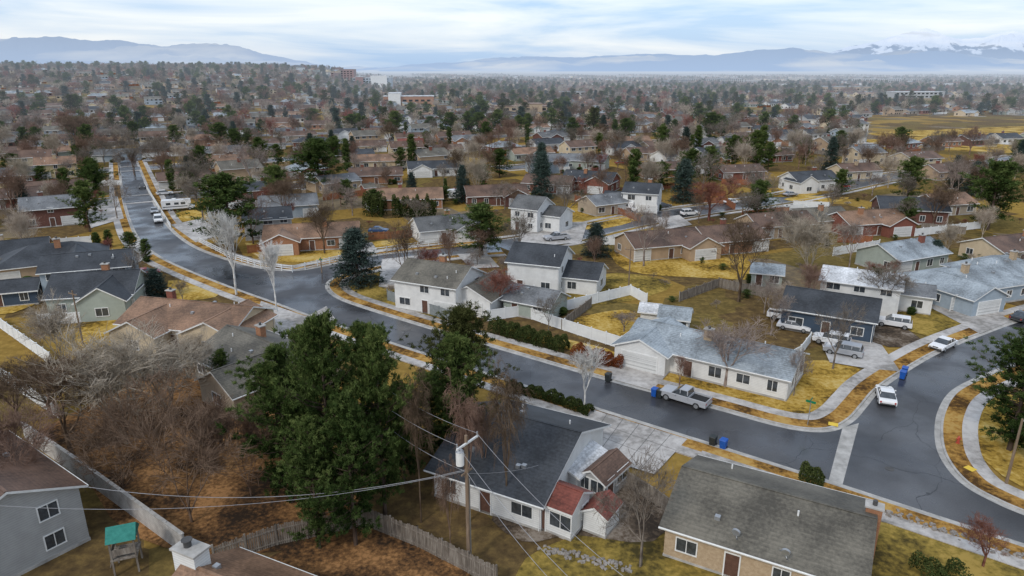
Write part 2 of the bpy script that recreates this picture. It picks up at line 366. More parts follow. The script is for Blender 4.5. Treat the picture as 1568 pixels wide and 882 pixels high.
house(78, 372, 29, 17, 11, 3, 2.6, 'tan', 'dark', hip=True, wings=[(4, -4, 9, 7, 3, 2.1, 90)])
house(76, 300, 29, 12, 9, 4.6, 2.2, 'brick_dark', 'mid')
house(84, 240, 29, 12, 9, 5, 2, 'yellow', 'tan')
house(178, 228, 20, 17, 9, 3, 1.8, 'bluegrey', 'grey', wings=[(3, -4, 7, 6, 2.9, 1.5, 90)])
house(88, 276, 29, 17, 10, 3, 2, 'cream', 'brown')
house(15, 288, 29, 14, 10, 3, 2, 'brick_red', 'brown')
house(10, 225, 29, 14, 10, 3, 2, 'tan', 'brown')
house(15, 368, 29, 12, 10, 3, 2, 'brick_orange', 'dark')
house(135, 386, 20, 13, 8, 5, 1.8, 'bluegrey', 'dark')
house(148, 416, 12, 12, 9, 3.4, 2.4, 'sage', 'dark', wings=[(2.5, -3.5, 8, 6.5, 3.3, 2.0, 90)], wg=False)
house(20, 428, 20, 7, 5, 2.6, 1.2, 'darkblue', 'dark', garage=False, chim=False, name='garden_shed')
house(300, 462, -14, 17.5, 10, 3.2, 2.0, 'cream', 'tan', garage=False, wings=[(-4, -4, 8, 7, 3.1, 1.7, 90), (6, -1.5, 9, 8, 3.1, 1.8, 90)], wg=False)
house(402, 520, -38, 15, 10, 3, 2.2, 'beige', 'olive', garage=False, wings=[(3, -4, 8, 7, 2.9, 1.9, 90)], wg=False)
house(478, 342, 12, 19, 9, 3, 1.9, 'brick_orange', 'tan', wings=[(-6, -3, 9, 7, 2.9, 1.6, 90)])
house(682, 330, 22, 14, 9, 3, 2, 'white', 'grey', wings=[(4, -2, 9, 7, 2.9, 1.8, 90)])
house(672, 402, -25, 11, 9, 5, 2.1, 'white', 'olive', wings=[(6.5, 2.0, 9, 7.5, 3.0, 1.8, 90)])
house(828, 374, -20, 9, 8.5, 5.4, 2.2, 'white', 'dark', wings=[(6.5, 1.5, 8, 7, 3.0, 1.8, 0)], garage=False)
house(815, 300, -30, 7, 8, 5.6, 2.2, 'white', 'grey', garage=False, wings=[(5, 2, 6, 7, 4, 1.5, 0)])
house(985, 280, -20, 9, 8, 5.4, 2, 'white', 'dark', wings=[(-6, 0, 8, 7, 3, 1.7, 0)])
house(925, 297, 30, 11, 8, 3, 1.8, 'beige', 'mid')
house(620, 288, 8, 20, 10, 3, 2.1, 'brick_orange', 'tan')
house(758, 283, 12, 17, 10, 3, 2.1, 'brick_dark', 'brown', wings=[(5, -3, 8, 7, 2.9, 1.8, 90)])
house(842, 268, -20, 15, 9, 3, 2, 'brick_red', 'brown')
house(905, 262, -25, 16, 10, 3.4, 2.4, 'brick_red', 'dark', wings=[(4, -3, 9, 8, 3.3, 2.1, 90)])
house(1012, 352, 18, 16, 9, 3, 2, 'tan', 'brown', wings=[(6, -3, 9, 7, 2.9, 1.8, 90)])
house(1112, 344, 18, 14, 10, 3, 2.1, 'brick_orange', 'brown')
house(1275, 448, -30, 12, 8, 3.4, 2.0, 'darkblue', 'dark', garage=False)
house(1322, 414, -30, 11, 8, 4.8, 1.2, 'white', 'white', garage=False)
house(1385, 432, -28, 8, 6, 3.0, 1.0, 'white', 'mid', garage=False)
house(1478, 408, 20, 18, 11, 3, 2.0, 'bluegrey', 'light', hip=True, wings=[(-5, -4, 9, 7, 2.9, 1.6, 90)])
house(1385, 368, 25, 14, 9, 3, 2.0, 'sage', 'light')
house(1530, 392, 25, 14, 10, 3, 2, 'bluegrey', 'light', hip=True)
house(1545, 360, 20, 14, 9, 3, 1.8, 'cream', 'brown')
house(1095, 512, -34, 20, 8.6, 2.9, 1.7, 'white', 'light', garage=False, wings=[(-7.4, -1.2, 9.4, 6.8, 2.85, 1.4, 90)], seed=77)
house(1035, 470, -20, 4, 3.2, 2.3, 1.0, 'white', 'light', garage=False, chim=False, name='garden_shed')
house(997, 465, -20, 2.6, 2.2, 2.2, .7, 'white', 'white', garage=False, chim=False, name='garden_shed', detail=False)
house(1176, 404, -20, 5, 4.5, 2.6, 1.0, 'sage', 'light', garage=False, chim=False, name='garden_shed')
house(820, 440, -30, 8, 6, 2.6, 1.5, 'sage', 'mid', garage=False, chim=False, name='detached_garage')
house(1240, 262, 15, 15, 9, 3.8, 2.0, 'white', 'dark', wings=[(-5, -3, 8, 6, 3.6, 1.8, 90)])
house(1328, 322, 15, 16, 9, 3, 2, 'brick_red', 'tan', wings=[(4, -3, 8, 7, 2.9, 1.7, 90)])
house(1395, 302, -15, 15, 10, 3.6, 2.2, 'brick_dark', 'dark')
house(1448, 296, 15, 12, 9, 3, 2, 'beige', 'tan')
house(1250, 318, 15, 13, 9, 3, 2, 'beige', 'olive')
house(1190, 325, 15, 15, 9, 3, 2, 'tan', 'brown')
house(1310, 250, 15, 15, 9, 3, 2, 'cream', 'brown')
house(1062, 236, 20, 10, 8, 4.8, 2, 'white', 'grey')
house(1130, 252, 15, 16, 9, 3, 1.8, 'brick_red', 'brown')
house(1012, 248, 15, 16, 9, 3, 2, 'brick_orange', 'brown')
house(838, 236, 15, 14, 9, 4.6, 2, 'bluegrey', 'mid')
house(900, 236, -20, 15, 9, 3.4, 2, 'sage', 'mid')
house(665, 246, 12, 19, 10, 3, 2, 'white', 'dark', wings=[(-5, -3, 8, 7, 2.9, 1.7, 90)])
house(580, 236, 12, 20, 10, 3, 2, 'cream', 'tan')
house(575, 256, 12, 17, 9, 3, 2, 'brick_orange', 'brown')
house(560, 215, 12, 18, 9, 3, 2, 'cream', 'brown')
house(632, 212, 12, 14, 9, 3, 2, 'brick_red', 'red')
house(440, 298, 20, 14, 9, 3.4, 2, 'bluegrey', 'mid')
house(408, 318, 20, 10, 8, 4.6, 1.8, 'grey', 'dark')
house(280, 262, 29, 15, 10, 3, 2, 'beige', 'brown')
house(1404, 232, 20, 15, 10, 4.8, 2, 'cream', 'brown')
house(1448, 250, 20, 16, 9, 3, 2, 'tan', 'brown')
house(1325, 224, 20, 13, 9, 4.8, 2, 'cream', 'mid')
house(1300, 184, 20, 20, 12, 5, 2, 'white', 'grey')
house(1180, 228, 20, 16, 9, 3, 2, 'brick_red', 'brown')
house(985, 225, 20, 16, 9, 3, 2, 'tan', 'brown')
NIMG = len(HOUSES)  # houses so far, placed from image pixel coordinates
# foreground
x1, y1 = G(1040, 715, 4.9); x2, y2 = G(1335, 795, 4.9)
ang2 = math.degrees(math.atan2(y2-y1, x2-x1))
house_at((x1+x2)/2+.3, (y1+y2)/2, ang2, math.hypot(x2-x1, y2-y1)-.6, 10.6, 3.0, 1.9, 'brick_buff', 'olive', garage=False, chim=False, seed=5)
a1 = G(742, 612, 5.6); a2 = G(884, 648, 5.6)
ang1 = math.degrees(math.atan2(a2[1]-a1[1], a2[0]-a1[0]))
house_at((a1[0]+a2[0])/2-.6, (a1[1]+a2[1])/2-1.7, ang1, math.hypot(a2[0]-a1[0], a2[1]-a1[1])+.7, 13.8, 3.1, 2.7, 'white', 'dark', garage=False, chim=False, seed=9, oh=.7)
house_at(-42.3, 46.4, 145, 14, 9.2, 5.1, 2.0, 'grey', 'brown', garage=False, chim=False, seed=3)
house_at(-16.2, 34.6, -25, 11, 8, 3.4, 1.9, 'cream', 'tan', garage=False, chim=False, seed=4)
house(884, 694, 52, 4.6, 3.0, 2.5, .45, 'white', 'white', garage=False, chim=False, detail=False, name='carport')
house(858, 742, -33, 3.8, 3.2, 2.8, .9, 'white', 'red', garage=False, chim=False, name='garden_shed', oh=.3)
house(925, 704, 52, 4.2, 2.6, 2.2, .8, 'grey', 'brown', garage=False, chim=False, name='garden_shed', oh=.3)
house(922, 765, 57, 2.6, 2.0, 2.0, .6, 'white', 'red', garage=False, chim=False, name='garden_shed', detail=False, oh=.25)
K = Kit(); cx, cy = G(1338, 782, 4.6)
K.box('stack', 'brick_orange', (0, 0, 2.5), (1.1, .8, 5)); K.box('cap', 'kerb_concrete', (0, 0, 5.06), (1.3, 1, .12)); K.cyl('flue', 'dark_trim', (0, 0, 5.1), (0, 0, 5.5), .17)
K.finish('brick_chimney', (cx, cy, 0), rad(ang2))
K = Kit(); cx, cy = G(291, 838, 6.3)
K.box('stack', 'siding_white', (0, 0, 3.1), (2.0, 1.2, 6.2)); K.box('cap', 'kerb_concrete', (0, 0, 6.26), (2.2, 1.4, .14)); K.cyl('flue', 'dark_trim', (-.2, 0, 6.3), (-.2, 0, 6.75), .25)
K.cyl('flue_cap', 'dark_trim', (-.2, 0, 6.8), (-.2, 0, 6.86), .36)
K.finish('white_chimney', (cx, cy, 0), rad(-25))
def dish(x, y, z, s=.32):
    K = Kit(); K.cyl('mast', 'metal_grey', (0, 0, -.5), (0, 0, .5), .035, k=6)
    K.cyl('dish', 'metal_grey', (0, -.1, .5), (-.08, -.2, .58), s, s*.9, 16); K.cyl('feed_arm', 'metal_grey', (0, -.15, .3), (0, -.6, .45), .025, k=5); K.box('feed', 'dark_trim', (0, -.6, .48), (.1, .1, .1))
    o = K.finish('satellite_dish', (x, y, z), R.uniform(-.8, .8)); o.rotation_euler[0] = .9
for q in [(1125, 812, 3.6), (1198, 842, 3.8)]:
    x, y = G(*q); dish(x, y, q[2])

# ---------------------------------------------------------------- roads
def smooth(pts, n=6):
    out = []; P = [pts[0]]+list(pts)+[pts[-1]]
    for i in range(1, len(P)-2):
        p0, p1, p2, p3 = P[i-1:i+3]
        for k in range(n):
            t = k/n
            out.append(tuple(.5*((2*p1[j])+(-p0[j]+p2[j])*t+(2*p0[j]-5*p1[j]+4*p2[j]-p3[j])*t*t+(-p0[j]+3*p1[j]-3*p2[j]+p3[j])*t**3) for j in (0, 1)))
    out.append(pts[-1]); return out
def sheet(name, pts, z, m, px=True, sm=0):
    P = [G(*p) for p in pts] if px else pts
    if sm: P = smooth(P+[P[0]], sm)[:-1]
    vs = [(x, y, z) for x, y in P]
    tr = tessellate_polygon([[Vector(v) for v in vs]])
    me = bpy.data.meshes.new(name)
    fs = []
    for t in tr:
        a, b, c = [Vector(vs[i]) for i in t]
        fs.append(t if (b-a).cross(c-a).z > 0 else (t[0], t[2], t[1]))
    me.from_pydata(vs, [], fs); me.materials.append(M[m]); me.update()
    return link(bpy.data.objects.new(name, me))
ES = [(181, 246), (184, 275), (188, 305), (198, 340), (212, 368), (240, 392), (285, 414), (345, 438), (420, 465), (480, 487), (640, 540), (915, 628), (1100, 686), (1275, 742), (1400, 783), (1568, 838), (1750, 900)]
EN = [(210, 246), (222, 275), (238, 312), (258, 345), (292, 374), (345, 396), (400, 410), (450, 414), (500, 406), (560, 393), (640, 383), (760, 370)]
EC = [(770, 386), (700, 391), (620, 401), (570, 410), (535, 418), (510, 428), (503, 440), (518, 455), (560, 471), (660, 502), (770, 534), (930, 580), (1090, 622), (1180, 647), (1232, 657), (1272, 656), (1300, 642), (1320, 620), (1340, 597), (1375, 572), (1430, 540), (1490, 515), (1568, 487), (1700, 448)]
EE = [(1760, 505), (1568, 557), (1510, 577), (1465, 600), (1445, 630), (1440, 665), (1448, 700), (1478, 738), (1530, 768), (1600, 796), (1780, 860)]
sES, sEN, sEC, sEE = [smooth([G(*p) for p in e]) for e in (ES, EN, EC, EE)]
sheet('road', sES+sEE[::-1]+sEC[::-1]+sEN[::-1], .012, 'asphalt', px=False)
def ribbon(name, P, o0, o1, z, m, side=1, z0=0., zf=None):
    vs = []; fs = []; n = len(P)
    for i, p in enumerate(P):
        a = P[max(0, i-1)]; b = P[min(n-1, i+1)]
        d = Vector((b[0]-a[0], b[1]-a[1])); d.normalize(); nn = Vector((-d.y, d.x))*side
        zz = zf(*p) if zf else 0
        for o, h in ((o0, z0), (o0, z), (o1, z), (o1, z0)): vs.append((p[0]+nn.x*o, p[1]+nn.y*o, h+zz))
    for i in range(n-1):
        # leave out a segment whose outer edge doubles back on a tight inner corner
        a0, a1 = Vector(vs[i*4+1]), Vector(vs[i*4+5]); b0, b1 = Vector(vs[i*4+2]), Vector(vs[i*4+6])
        if (a1-a0).dot(b1-b0) <= 0: continue
        for k in range(3):
            q = (i*4+k, i*4+k+1, i*4+k+5, i*4+k+4); fs.append(q if side < 0 else q[::-1])
    me = bpy.data.meshes.new(name); me.from_pydata(vs, [], fs); me.materials.append(M[m]); me.update()
    return link(bpy.data.objects.new(name, me))
for i, (P, sd) in enumerate(((sES, -1), (sEN, 1), (sEC, 1), (sEE, 1))):
    e = i*.0015
    ribbon('gutter', P, -.55, 0, .018+e, 'kerb_concrete', sd)
    ribbon('kerb', P, 0, .22, .14+e, 'kerb_concrete', sd)
    ribbon('park_strip', P, .22, 1.9, .125+e, 'leafy_strip', sd)
    ribbon('pavement', P, 1.9, 3.3, .135+e, 'concrete', sd)
CL = [(765, 378), (870, 361), (960, 341), (1060, 324), (1180, 307), (1270, 290), (1360, 272), (1480, 255), (1568, 240)]
sCL = smooth([G(*p) for p in CL])
def street(P, w=4.6):
    ribbon('road', P, -w, w, .014, 'asphalt')
    for s in (1, -1):
        ribbon('kerb', P, w, w+.3, .14, 'kerb_concrete', s); ribbon('pavement', P, w+1.7, w+3.0, .13, 'concrete', s)
street(sCL)
ROADPTS = list(sES[::2])+list(sEN[::2])+list(sEC[::2])+list(sEE[::2])+list(sCL)
MIDA = [tuple((a+b)/2 for a, b in zip(G(*p), G(*q))) for p, q in (((640, 540), (660, 502)), ((700, 560), (770, 534)), ((915, 628), (930, 580)), ((1100, 686), (1090, 622)), ((1275, 742), (1240, 664)), ((1400, 783), (1440, 700)), ((430, 440), (430, 440)), ((560, 500), (560, 480)))]
ROADPTS += MIDA
sheet('concrete_cross_gutter', [(1290, 655), (1315, 648), (1290, 742), (1268, 738)], .023, 'kerb_concrete')
def disc(name, a, b, r, m, z=.02):
    x, y = G(a, b); K = Kit(); K.cyl('lid', m, (0, 0, 0), (0, 0, z), r, k=20); K.finish(name, (x, y, .005))
disc('manhole_cover', 1362, 718, .4, 'dark_trim', .022); disc('manhole_cover', 520, 470, .4, 'dark_trim', .022)
DR = [[(905, 628), (1052, 674), (1002, 728), (930, 706), (878, 672)], [(928, 579), (998, 599), (1040, 556), (978, 538)],
      [(585, 398), (640, 392), (620, 445), (580, 440)], [(400, 462), (470, 486), (500, 470), (515, 492), (430, 520), (390, 490)],
      [(1270, 556), (1330, 566), (1378, 570), (1350, 530), (1300, 512), (1258, 528)], [(1500, 512), (1550, 492), (1490, 465), (1440, 455), (1420, 470)],
      [(790, 345), (900, 340), (890, 372), (800, 380)], [(180, 300), (190, 335), (140, 350), (130, 325)], [(212, 368), (235, 390), (190, 415), (160, 400)],
      [(262, 345), (300, 372), (340, 360), (310, 335)], [(1000, 335), (1040, 330), (1060, 345), (1020, 352)], [(700, 390), (745, 388), (765, 410), (720, 412)],
      [(530, 395), (580, 388), (570, 372), (540, 375)]]
for i, d in enumerate(DR): sheet('driveway', d, .147+i*.0006, 'concrete')
sheet('driveway', [(1075, 692), (1275, 756), (1270, 768), (1068, 702)], .16, 'concrete')
def strip(name, p, q, w, z, m):
    a, b = Vector(G(*p)), Vector(G(*q)); d = (b-a).normalized(); n = Vector((-d.y, d.x))*w/2
    sheet(name, [tuple(a+n), tuple(b+n), tuple(b-n), tuple(a-n)], z, m, px=False)
for i in range(1, 6):
    t = i/6; strip('driveway_joint', (905+147*t, 628+46*t), (878+124*t, 672+56*t), .05, .158, 'dark_trim')
for t in (.33, .66): strip('driveway_joint', (905-27*t, 628+44*t), (1052-50*t, 674+54*t), .05, .159, 'dark_trim')
strip('tactile_paving', (1268, 650), (1283, 653), .8, .162, 'yellow_pad'); strip('tactile_paving', (1478, 716), (1492, 723), .8, .162, 'yellow_pad')
LW = [('lawn_gold', [(1010, 562), (1060, 560), (1150, 590), (1210, 560), (1262, 552), (1325, 572), (1288, 630), (1240, 642), (1090, 606), (1005, 585)]),
      ('lawn_gold', [(868, 490), (955, 474), (1000, 492), (960, 520), (905, 508)]), ('lawn_olive', [(815, 436), (945, 418), (1030, 436), (960, 462), (880, 464)]),
      ('lawn_gold', [(870, 312), (930, 308), (985, 330), (925, 350), (862, 345)]), ('lawn_gold', [(375, 372), (520, 383), (490, 402), (400, 396)]),
      ('lawn_gold', [(258, 430), (335, 432), (330, 455), (262, 458)]), ('lawn_olive', [(515, 440), (550, 424), (600, 440), (690, 480), (640, 482), (545, 455)]),
      ('lawn_gold', [(1300, 205), (1500, 196), (1650, 194), (1700, 234), (1420, 228), (1330, 218)]), ('litter', [(380, 870), (560, 800), (720, 880), (640, 990), (350, 990)]),
      ('lawn_olive', [(790, 882), (830, 840), (1000, 790), (1080, 850), (1260, 990), (780, 990)]), ('lawn_olive', [(1340, 800), (1420, 810), (1568, 855), (1650, 930), (1300, 930)]),
      ('litter', [(60, 660), (280, 560), (430, 640), (560, 790), (380, 850), (200, 820), (130, 730)]), ('mulch', [(960, 745), (1030, 770), (1000, 830), (880, 820), (800, 830), (760, 780)]),
      ('lawn_gold', [(930, 384), (1090, 380), (1180, 425), (1060, 425), (960, 415)]), ('lawn_olive', [(1360, 490), (1420, 460), (1480, 490), (1420, 515)]),
      ('mulch', [(1290, 500), (1340, 486), (1410, 520), (1360, 532)]), ('lawn_gold', [(1480, 620), (1568, 600), (1650, 640), (1620, 760), (1500, 700)]),
      ('lawn_gold', [(560, 372), (700, 360), (720, 376), (600, 384)]), ('lawn_gold', [(0, 415), (60, 405), (90, 440), (20, 480), (-40, 470)]),
      ('lawn_gold', [(770, 500), (930, 535), (925, 548), (790, 515)]), ('lawn_gold', [(1160, 290), (1260, 285), (1270, 297), (1165, 302)]),
      ('lawn_gold', [(1230, 300), (1300, 303), (1260, 312), (1200, 306)]), ('lawn_gold', [(260, 330), (300, 322), (330, 345), (290, 352)]),
      ('lawn_gold', [(120, 480), (190, 478), (190, 540), (120, 530)])]
for i, (m, p) in enumerate(LW): sheet('lawn' if 'lawn' in m else 'garden_bed', p, .03+.004*i, m, sm=3)
radii = [0, 60, 120, 200, 300]
while radii[-1] < 42000: radii.append(radii[-1]*1.12)
SEG = 120; vs = [(0, 0, 0)]; fs = []
for r in radii[1:]:
    for i in range(SEG):
        t = 2*math.pi*i/SEG; x, y = r*math.cos(t), r*math.sin(t); vs.append((x, y, gh(x, y)))
for i in range(SEG): fs.append((0, 1+i, 1+(i+1) % SEG))
for k in range(len(radii)-2):
    for i in range(SEG):
        a = 1+k*SEG+i; b = 1+k*SEG+(i+1) % SEG; fs.append((a, a+SEG, b+SEG, b))
me = bpy.data.meshes.new('ground'); me.from_pydata(vs, [], fs); me.materials.append(M['ground']); me.update()
link(bpy.data.objects.new('ground', me))

# ---------------------------------------------------------------- trees
def prisms(p0, p1, r0, r1, k=3):
    d = p1-p0; ln = np.linalg.norm(d, axis=1, keepdims=True)+1e-9; d = d/ln
    ref = np.where(np.abs(d[:, 2:3]) > .9, np.array([[1., 0, 0]]), np.array([[0, 0, 1.]]))
    u = np.cross(d, ref); u /= np.linalg.norm(u, axis=1, keepdims=True); w = np.cross(d, u)
    n = len(p0); V = np.zeros((n, 2*k, 3))
    for i in range(k):
        t = 2*math.pi*i/k; o = u*math.cos(t)+w*math.sin(t)
        V[:, i] = p0+o*r0[:, None]; V[:, k+i] = p1+o*r1[:, None]
    T = []
    for i in range(k):
        j = (i+1) % k; T += [(i, j, k+j), (i, k+j, k+i)]
    T = np.array(T)[None]+(np.arange(n)*2*k)[:, None, None]
    return V.reshape(-1, 3), T.reshape(-1, 3)
def bare(name, seed, kids=(6, 6, 6, 5), twigs=3, spread=1., up=.5, trunk=.22, r=.17, bark='bark_grey', rt=.012, droop=0., H=10.):
    rr = random.Random(seed); S = []
    def rv(): return Vector((rr.gauss(0, 1), rr.gauss(0, 1), rr.gauss(0, 1)))
    def grow(p, d, L, r0, lv):
        nseg = 4 if lv < 2 else (3 if lv < 3 else 2); pts = [p.copy()]; dirs = []
        for i in range(nseg):
            d = (d+rv()*.13+Vector((0, 0, up*.22 if lv < 3 else -droop*.5))).normalized(); dirs.append(d.copy()); p = p+d*L/nseg; pts.append(p.copy())
            ra = r0*(1-.7*i/nseg); rb = r0*(1-.7*(i+1)/nseg); S.append((pts[-2], pts[-1], max(ra, rt), max(rb, rt)))
        if lv >= len(kids):
            for j in range(twigs):
                q = pts[rr.randint(1, nseg)]; e = (dirs[-1]+rv()*.55+Vector((0, 0, .15-droop))).normalized()
                S.append((q, q+e*L*rr.uniform(.5, 1.0), rt, rt*.45))
            return
        for j in range(kids[lv]):
            t = (.3+.7*(j+rr.random())/kids[lv]) if lv else (.35+.65*(j+.5)/kids[lv]); f = t*nseg; i = min(nseg-1, int(f)); q = pts[i].lerp(pts[i+1], f-i)
            side = rv(); side -= dirs[i]*side.dot(dirs[i]); side.normalize()
            a = rr.uniform(.55, 1.0)*spread
            e = (dirs[i]*math.cos(a)+side*math.sin(a)+Vector((0, 0, .12))).normalized()
            grow(q, e, L*rr.uniform(.48, .72)*(1.15-.45*t if lv else 1), r0*(1-.6*t)*.6, lv+1)
    th = H*trunk
    S.append((Vector((0, 0, 0)), Vector((.05, 0, th)), r*1.3, r))
    n0 = rr.randint(4, 6)
    for i in range(n0):
        a = 2*math.pi*(i+rr.random()*.6)/n0; e = Vector((math.cos(a)*.55*spread, math.sin(a)*.55*spread, 1)).normalized()
        if i == 0: e = Vector((.05, .05, 1)).normalized()
        grow(Vector((.05, 0, th*rr.uniform(.85, 1.))), e, H*.45*rr.uniform(.8, 1.05), r*.62, 1)
    p0 = np.array([s[0] for s in S]); p1 = np.array([s[1] for s in S]); r0 = np.array([s[2] for s in S]); r1 = np.array([s[3] for s in S])
    top = np.percentile(p1[:, 2], 99.7); sc = H/top; p0 *= sc; p1 *= sc
    V, T = prisms(p0, p1, r0, r1)
    me = mesh_np(name, V, T, [M[bark]]); me['w'] = float(np.percentile(np.hypot(p1[:, 0], p1[:, 1]), 96)*2)
    return me
def conifer(name, seed, kind='pine', H=10., Rr=2.6, nbr=150, ncl=12, nt=18, size=.22, m='needles_pine', base=.12, tuft=1.):
    rs = np.random.RandomState(seed)
    t = np.sort(rs.rand(nbr)) if kind != 'pine' else rs.rand(nbr)**.8
    az = rs.rand(nbr)*2*np.pi
    lob = 1+.30*np.sin(az*2+t*9+seed)+.22*np.sin(az*3-t*14+seed*2)
    if kind == 'spruce': pr = (1-t)**.8+.04; ln = Rr*pr*(.8+.3*rs.rand(nbr)); slope = -.15+.35*t; cur = -.10
    elif kind == 'column': pr = np.sin(np.pi*np.clip(t*.85+.12, 0, 1))**.6; ln = Rr*pr*(.8+.3*rs.rand(nbr)); slope = np.full(nbr, 1.2); cur = 0
    else:
        pr = np.clip(1.2*(1-t)**.66*(.6+.75*np.minimum(t*2.6, 1)), .07, 1.2); ln = Rr*pr*lob*(.55+.55*rs.rand(nbr)); slope = -.12+.75*t; cur = .22
    z0 = H*(base+(1-base)*t*.97)
    s = (np.arange(ncl)[None]+rs.rand(nbr, ncl))/ncl; s = .15+.85*s**.7
    hx = ln[:, None]*s
    cx = np.cos(az)[:, None]*hx; cy = np.sin(az)[:, None]*hx; cz = z0[:, None]+slope[:, None]*hx+cur*(hx**2)/max(Rr, .1)
    C = np.stack([cx, cy, cz], -1)
    sp = (.05+.09*s)*Rr*(.6 if kind == 'column' else tuft)
    C = C+rs.randn(nbr, ncl, 3)*sp[..., None]*np.array([1, 1, .45])
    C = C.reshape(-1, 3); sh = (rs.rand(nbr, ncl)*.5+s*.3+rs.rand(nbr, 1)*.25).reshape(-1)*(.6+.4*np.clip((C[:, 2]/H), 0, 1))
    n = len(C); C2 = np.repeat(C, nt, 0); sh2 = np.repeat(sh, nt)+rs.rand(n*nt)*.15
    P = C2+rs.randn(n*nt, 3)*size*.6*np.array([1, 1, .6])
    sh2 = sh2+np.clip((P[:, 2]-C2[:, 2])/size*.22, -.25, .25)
    out = np.repeat(C*np.array([1, 1, 0]), nt, 0); out /= (np.linalg.norm(out, axis=1, keepdims=True)+1e-6)
    D = rs.randn(n*nt, 3)+out*.9+np.array([0, 0, .35 if kind == 'pine' else -.25]); D /= np.linalg.norm(D, axis=1, keepdims=True)
    Wd = np.cross(D, rs.randn(n*nt, 3)); Wd /= np.linalg.norm(Wd, axis=1, keepdims=True)
    sz = size*(.6+.8*rs.rand(n*nt))[:, None]
    V = np.stack([P+Wd*sz*.2, P-Wd*sz*.2, P+D*sz*1.4], 1).reshape(-1, 3)
    T = np.arange(len(V)).reshape(-1, 3)
    e = np.stack([np.cos(az)*ln*.85, np.sin(az)*ln*.85, z0+slope*ln*.85+cur*(ln*.85)**2/Rr], -1); b = np.stack([az*0, az*0, z0], -1)
    mid = (b+e)/2; mid[:, 2] = z0+slope*ln*.42+cur*(ln*.42)**2/Rr
    p0 = np.concatenate([[[0, 0, 0]], [[0, 0, H*.5]], b, mid]); p1 = np.concatenate([[[0, 0, H*.5]], [[0, 0, H*.97]], mid, e])
    r0 = np.concatenate([[.2], [.12], np.full(nbr, .035), np.full(nbr, .025)]); r1 = np.concatenate([[.12], [.02], np.full(nbr, .025), np.full(nbr, .01)])
    V2, T2 = prisms(p0, p1, r0, r1, 4)
    nv = len(V)
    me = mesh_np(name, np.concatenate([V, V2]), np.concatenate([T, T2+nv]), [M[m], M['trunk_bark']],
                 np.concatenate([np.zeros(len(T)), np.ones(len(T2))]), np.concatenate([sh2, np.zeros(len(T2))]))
    me['w'] = float(np.percentile(np.hypot(P[:, 0], P[:, 1]), 98)*2)
    return me
TR = {}
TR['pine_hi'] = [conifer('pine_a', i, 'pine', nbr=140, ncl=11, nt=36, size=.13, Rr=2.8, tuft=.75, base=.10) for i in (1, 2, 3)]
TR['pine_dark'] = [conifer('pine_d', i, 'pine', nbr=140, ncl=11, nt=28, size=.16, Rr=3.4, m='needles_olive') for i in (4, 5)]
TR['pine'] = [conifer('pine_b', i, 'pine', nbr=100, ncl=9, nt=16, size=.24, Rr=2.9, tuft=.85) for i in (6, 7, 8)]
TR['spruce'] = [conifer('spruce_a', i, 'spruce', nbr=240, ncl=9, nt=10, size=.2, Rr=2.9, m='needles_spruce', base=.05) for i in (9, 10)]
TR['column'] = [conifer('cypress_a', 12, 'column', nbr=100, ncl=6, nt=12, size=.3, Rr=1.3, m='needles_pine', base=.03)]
TR['bare'] = [bare('bare_a', i, (6, 6, 5, 5), 3, .95, bark='bark_grey', rt=.014) for i in (1, 2, 3)]
TR['bare_brown'] = [bare('bare_b', i, (6, 6, 5, 5), 3, .95, bark='bark_brown', up=.7, rt=.014) for i in (4, 5)]
TR['bare_pale'] = [bare('bare_p', i, (6, 7, 6, 5), 3, .8, bark='bark_pale', up=.9, trunk=.1, r=.12) for i in (6, 7)]
TR['bare_red'] = [bare('bare_r', 8, (6, 6, 6, 5), 3, .9, bark='bark_red', rt=.016)]
TR['birch'] = [bare('birch_a', i, (6, 6, 5, 4), 3, .5, bark='bark_birch', up=.9, trunk=.3, r=.13, rt=.015) for i in (9, 10)]
TR['weep'] = [bare('weep_a', i, (7, 7, 5, 4), 4, .55, bark='bark_brown', up=.7, trunk=.3, r=.15, droop=.9) for i in (11, 12, 13)]
TR['brush'] = [bare('brush_a', i, (6, 7, 6, 6), 4, .95, bark='bark_brown', up=.4, trunk=.06, r=.1, rt=.015) for i in (14, 15)]
TR['lo_bare'] = [bare('bare_lo', 20+i, (5, 5, 4), 4, .95, bark=b, rt=.036) for i, b in enumerate(['bark_grey', 'bark_brown', 'bark_brown', 'bark_grey', 'bark_red', 'bark_pale', 'bark_brown'])]
TR['lo_pine'] = [conifer('pine_lo', 30+i, 'pine', nbr=50, ncl=6, nt=6, size=.55, Rr=2.9, m=k) for i, k in enumerate(['needles_pine', 'needles_olive', 'needles_pine'])]
TR['lo_spruce'] = [conifer('spruce_lo', 40, 'spruce', nbr=70, ncl=5, nt=6, size=.55, Rr=2.4, m='needles_spruce')]
NAME = dict(pine_hi='pine_tree', pine_dark='pine_tree', pine='pine_tree', spruce='spruce_tree', column='cypress_tree', bare='bare_tree', bare_brown='bare_tree', bare_pale='bare_tree',
            bare_red='red_twig_tree', birch='birch_tree', weep='weeping_tree', brush='bare_tree', lo_bare='bare_tree', lo_pine='pine_tree', lo_spruce='spruce_tree')
def put(kind, x, y, h, w=None, parent=None, z=0, name=None):
    me = R.choice(TR[kind]); o = link(bpy.data.objects.new(name or NAME[kind], me))
    s = h/10.; sx = (w/me['w']) if w else s*R.uniform(.85, 1.15)
    o.scale = (sx, sx, s); o.rotation_euler[2] = R.uniform(0, 6.28); o.location = (x, y, z-.03)
    if parent: o.parent = parent
    return o
def tree(kind, a, b, top, wpx):
    x, y = G(a, b); h = HT(y, top); w = wpx*DEP(y, h/2)/F
    return put(kind, x, y, h, w)
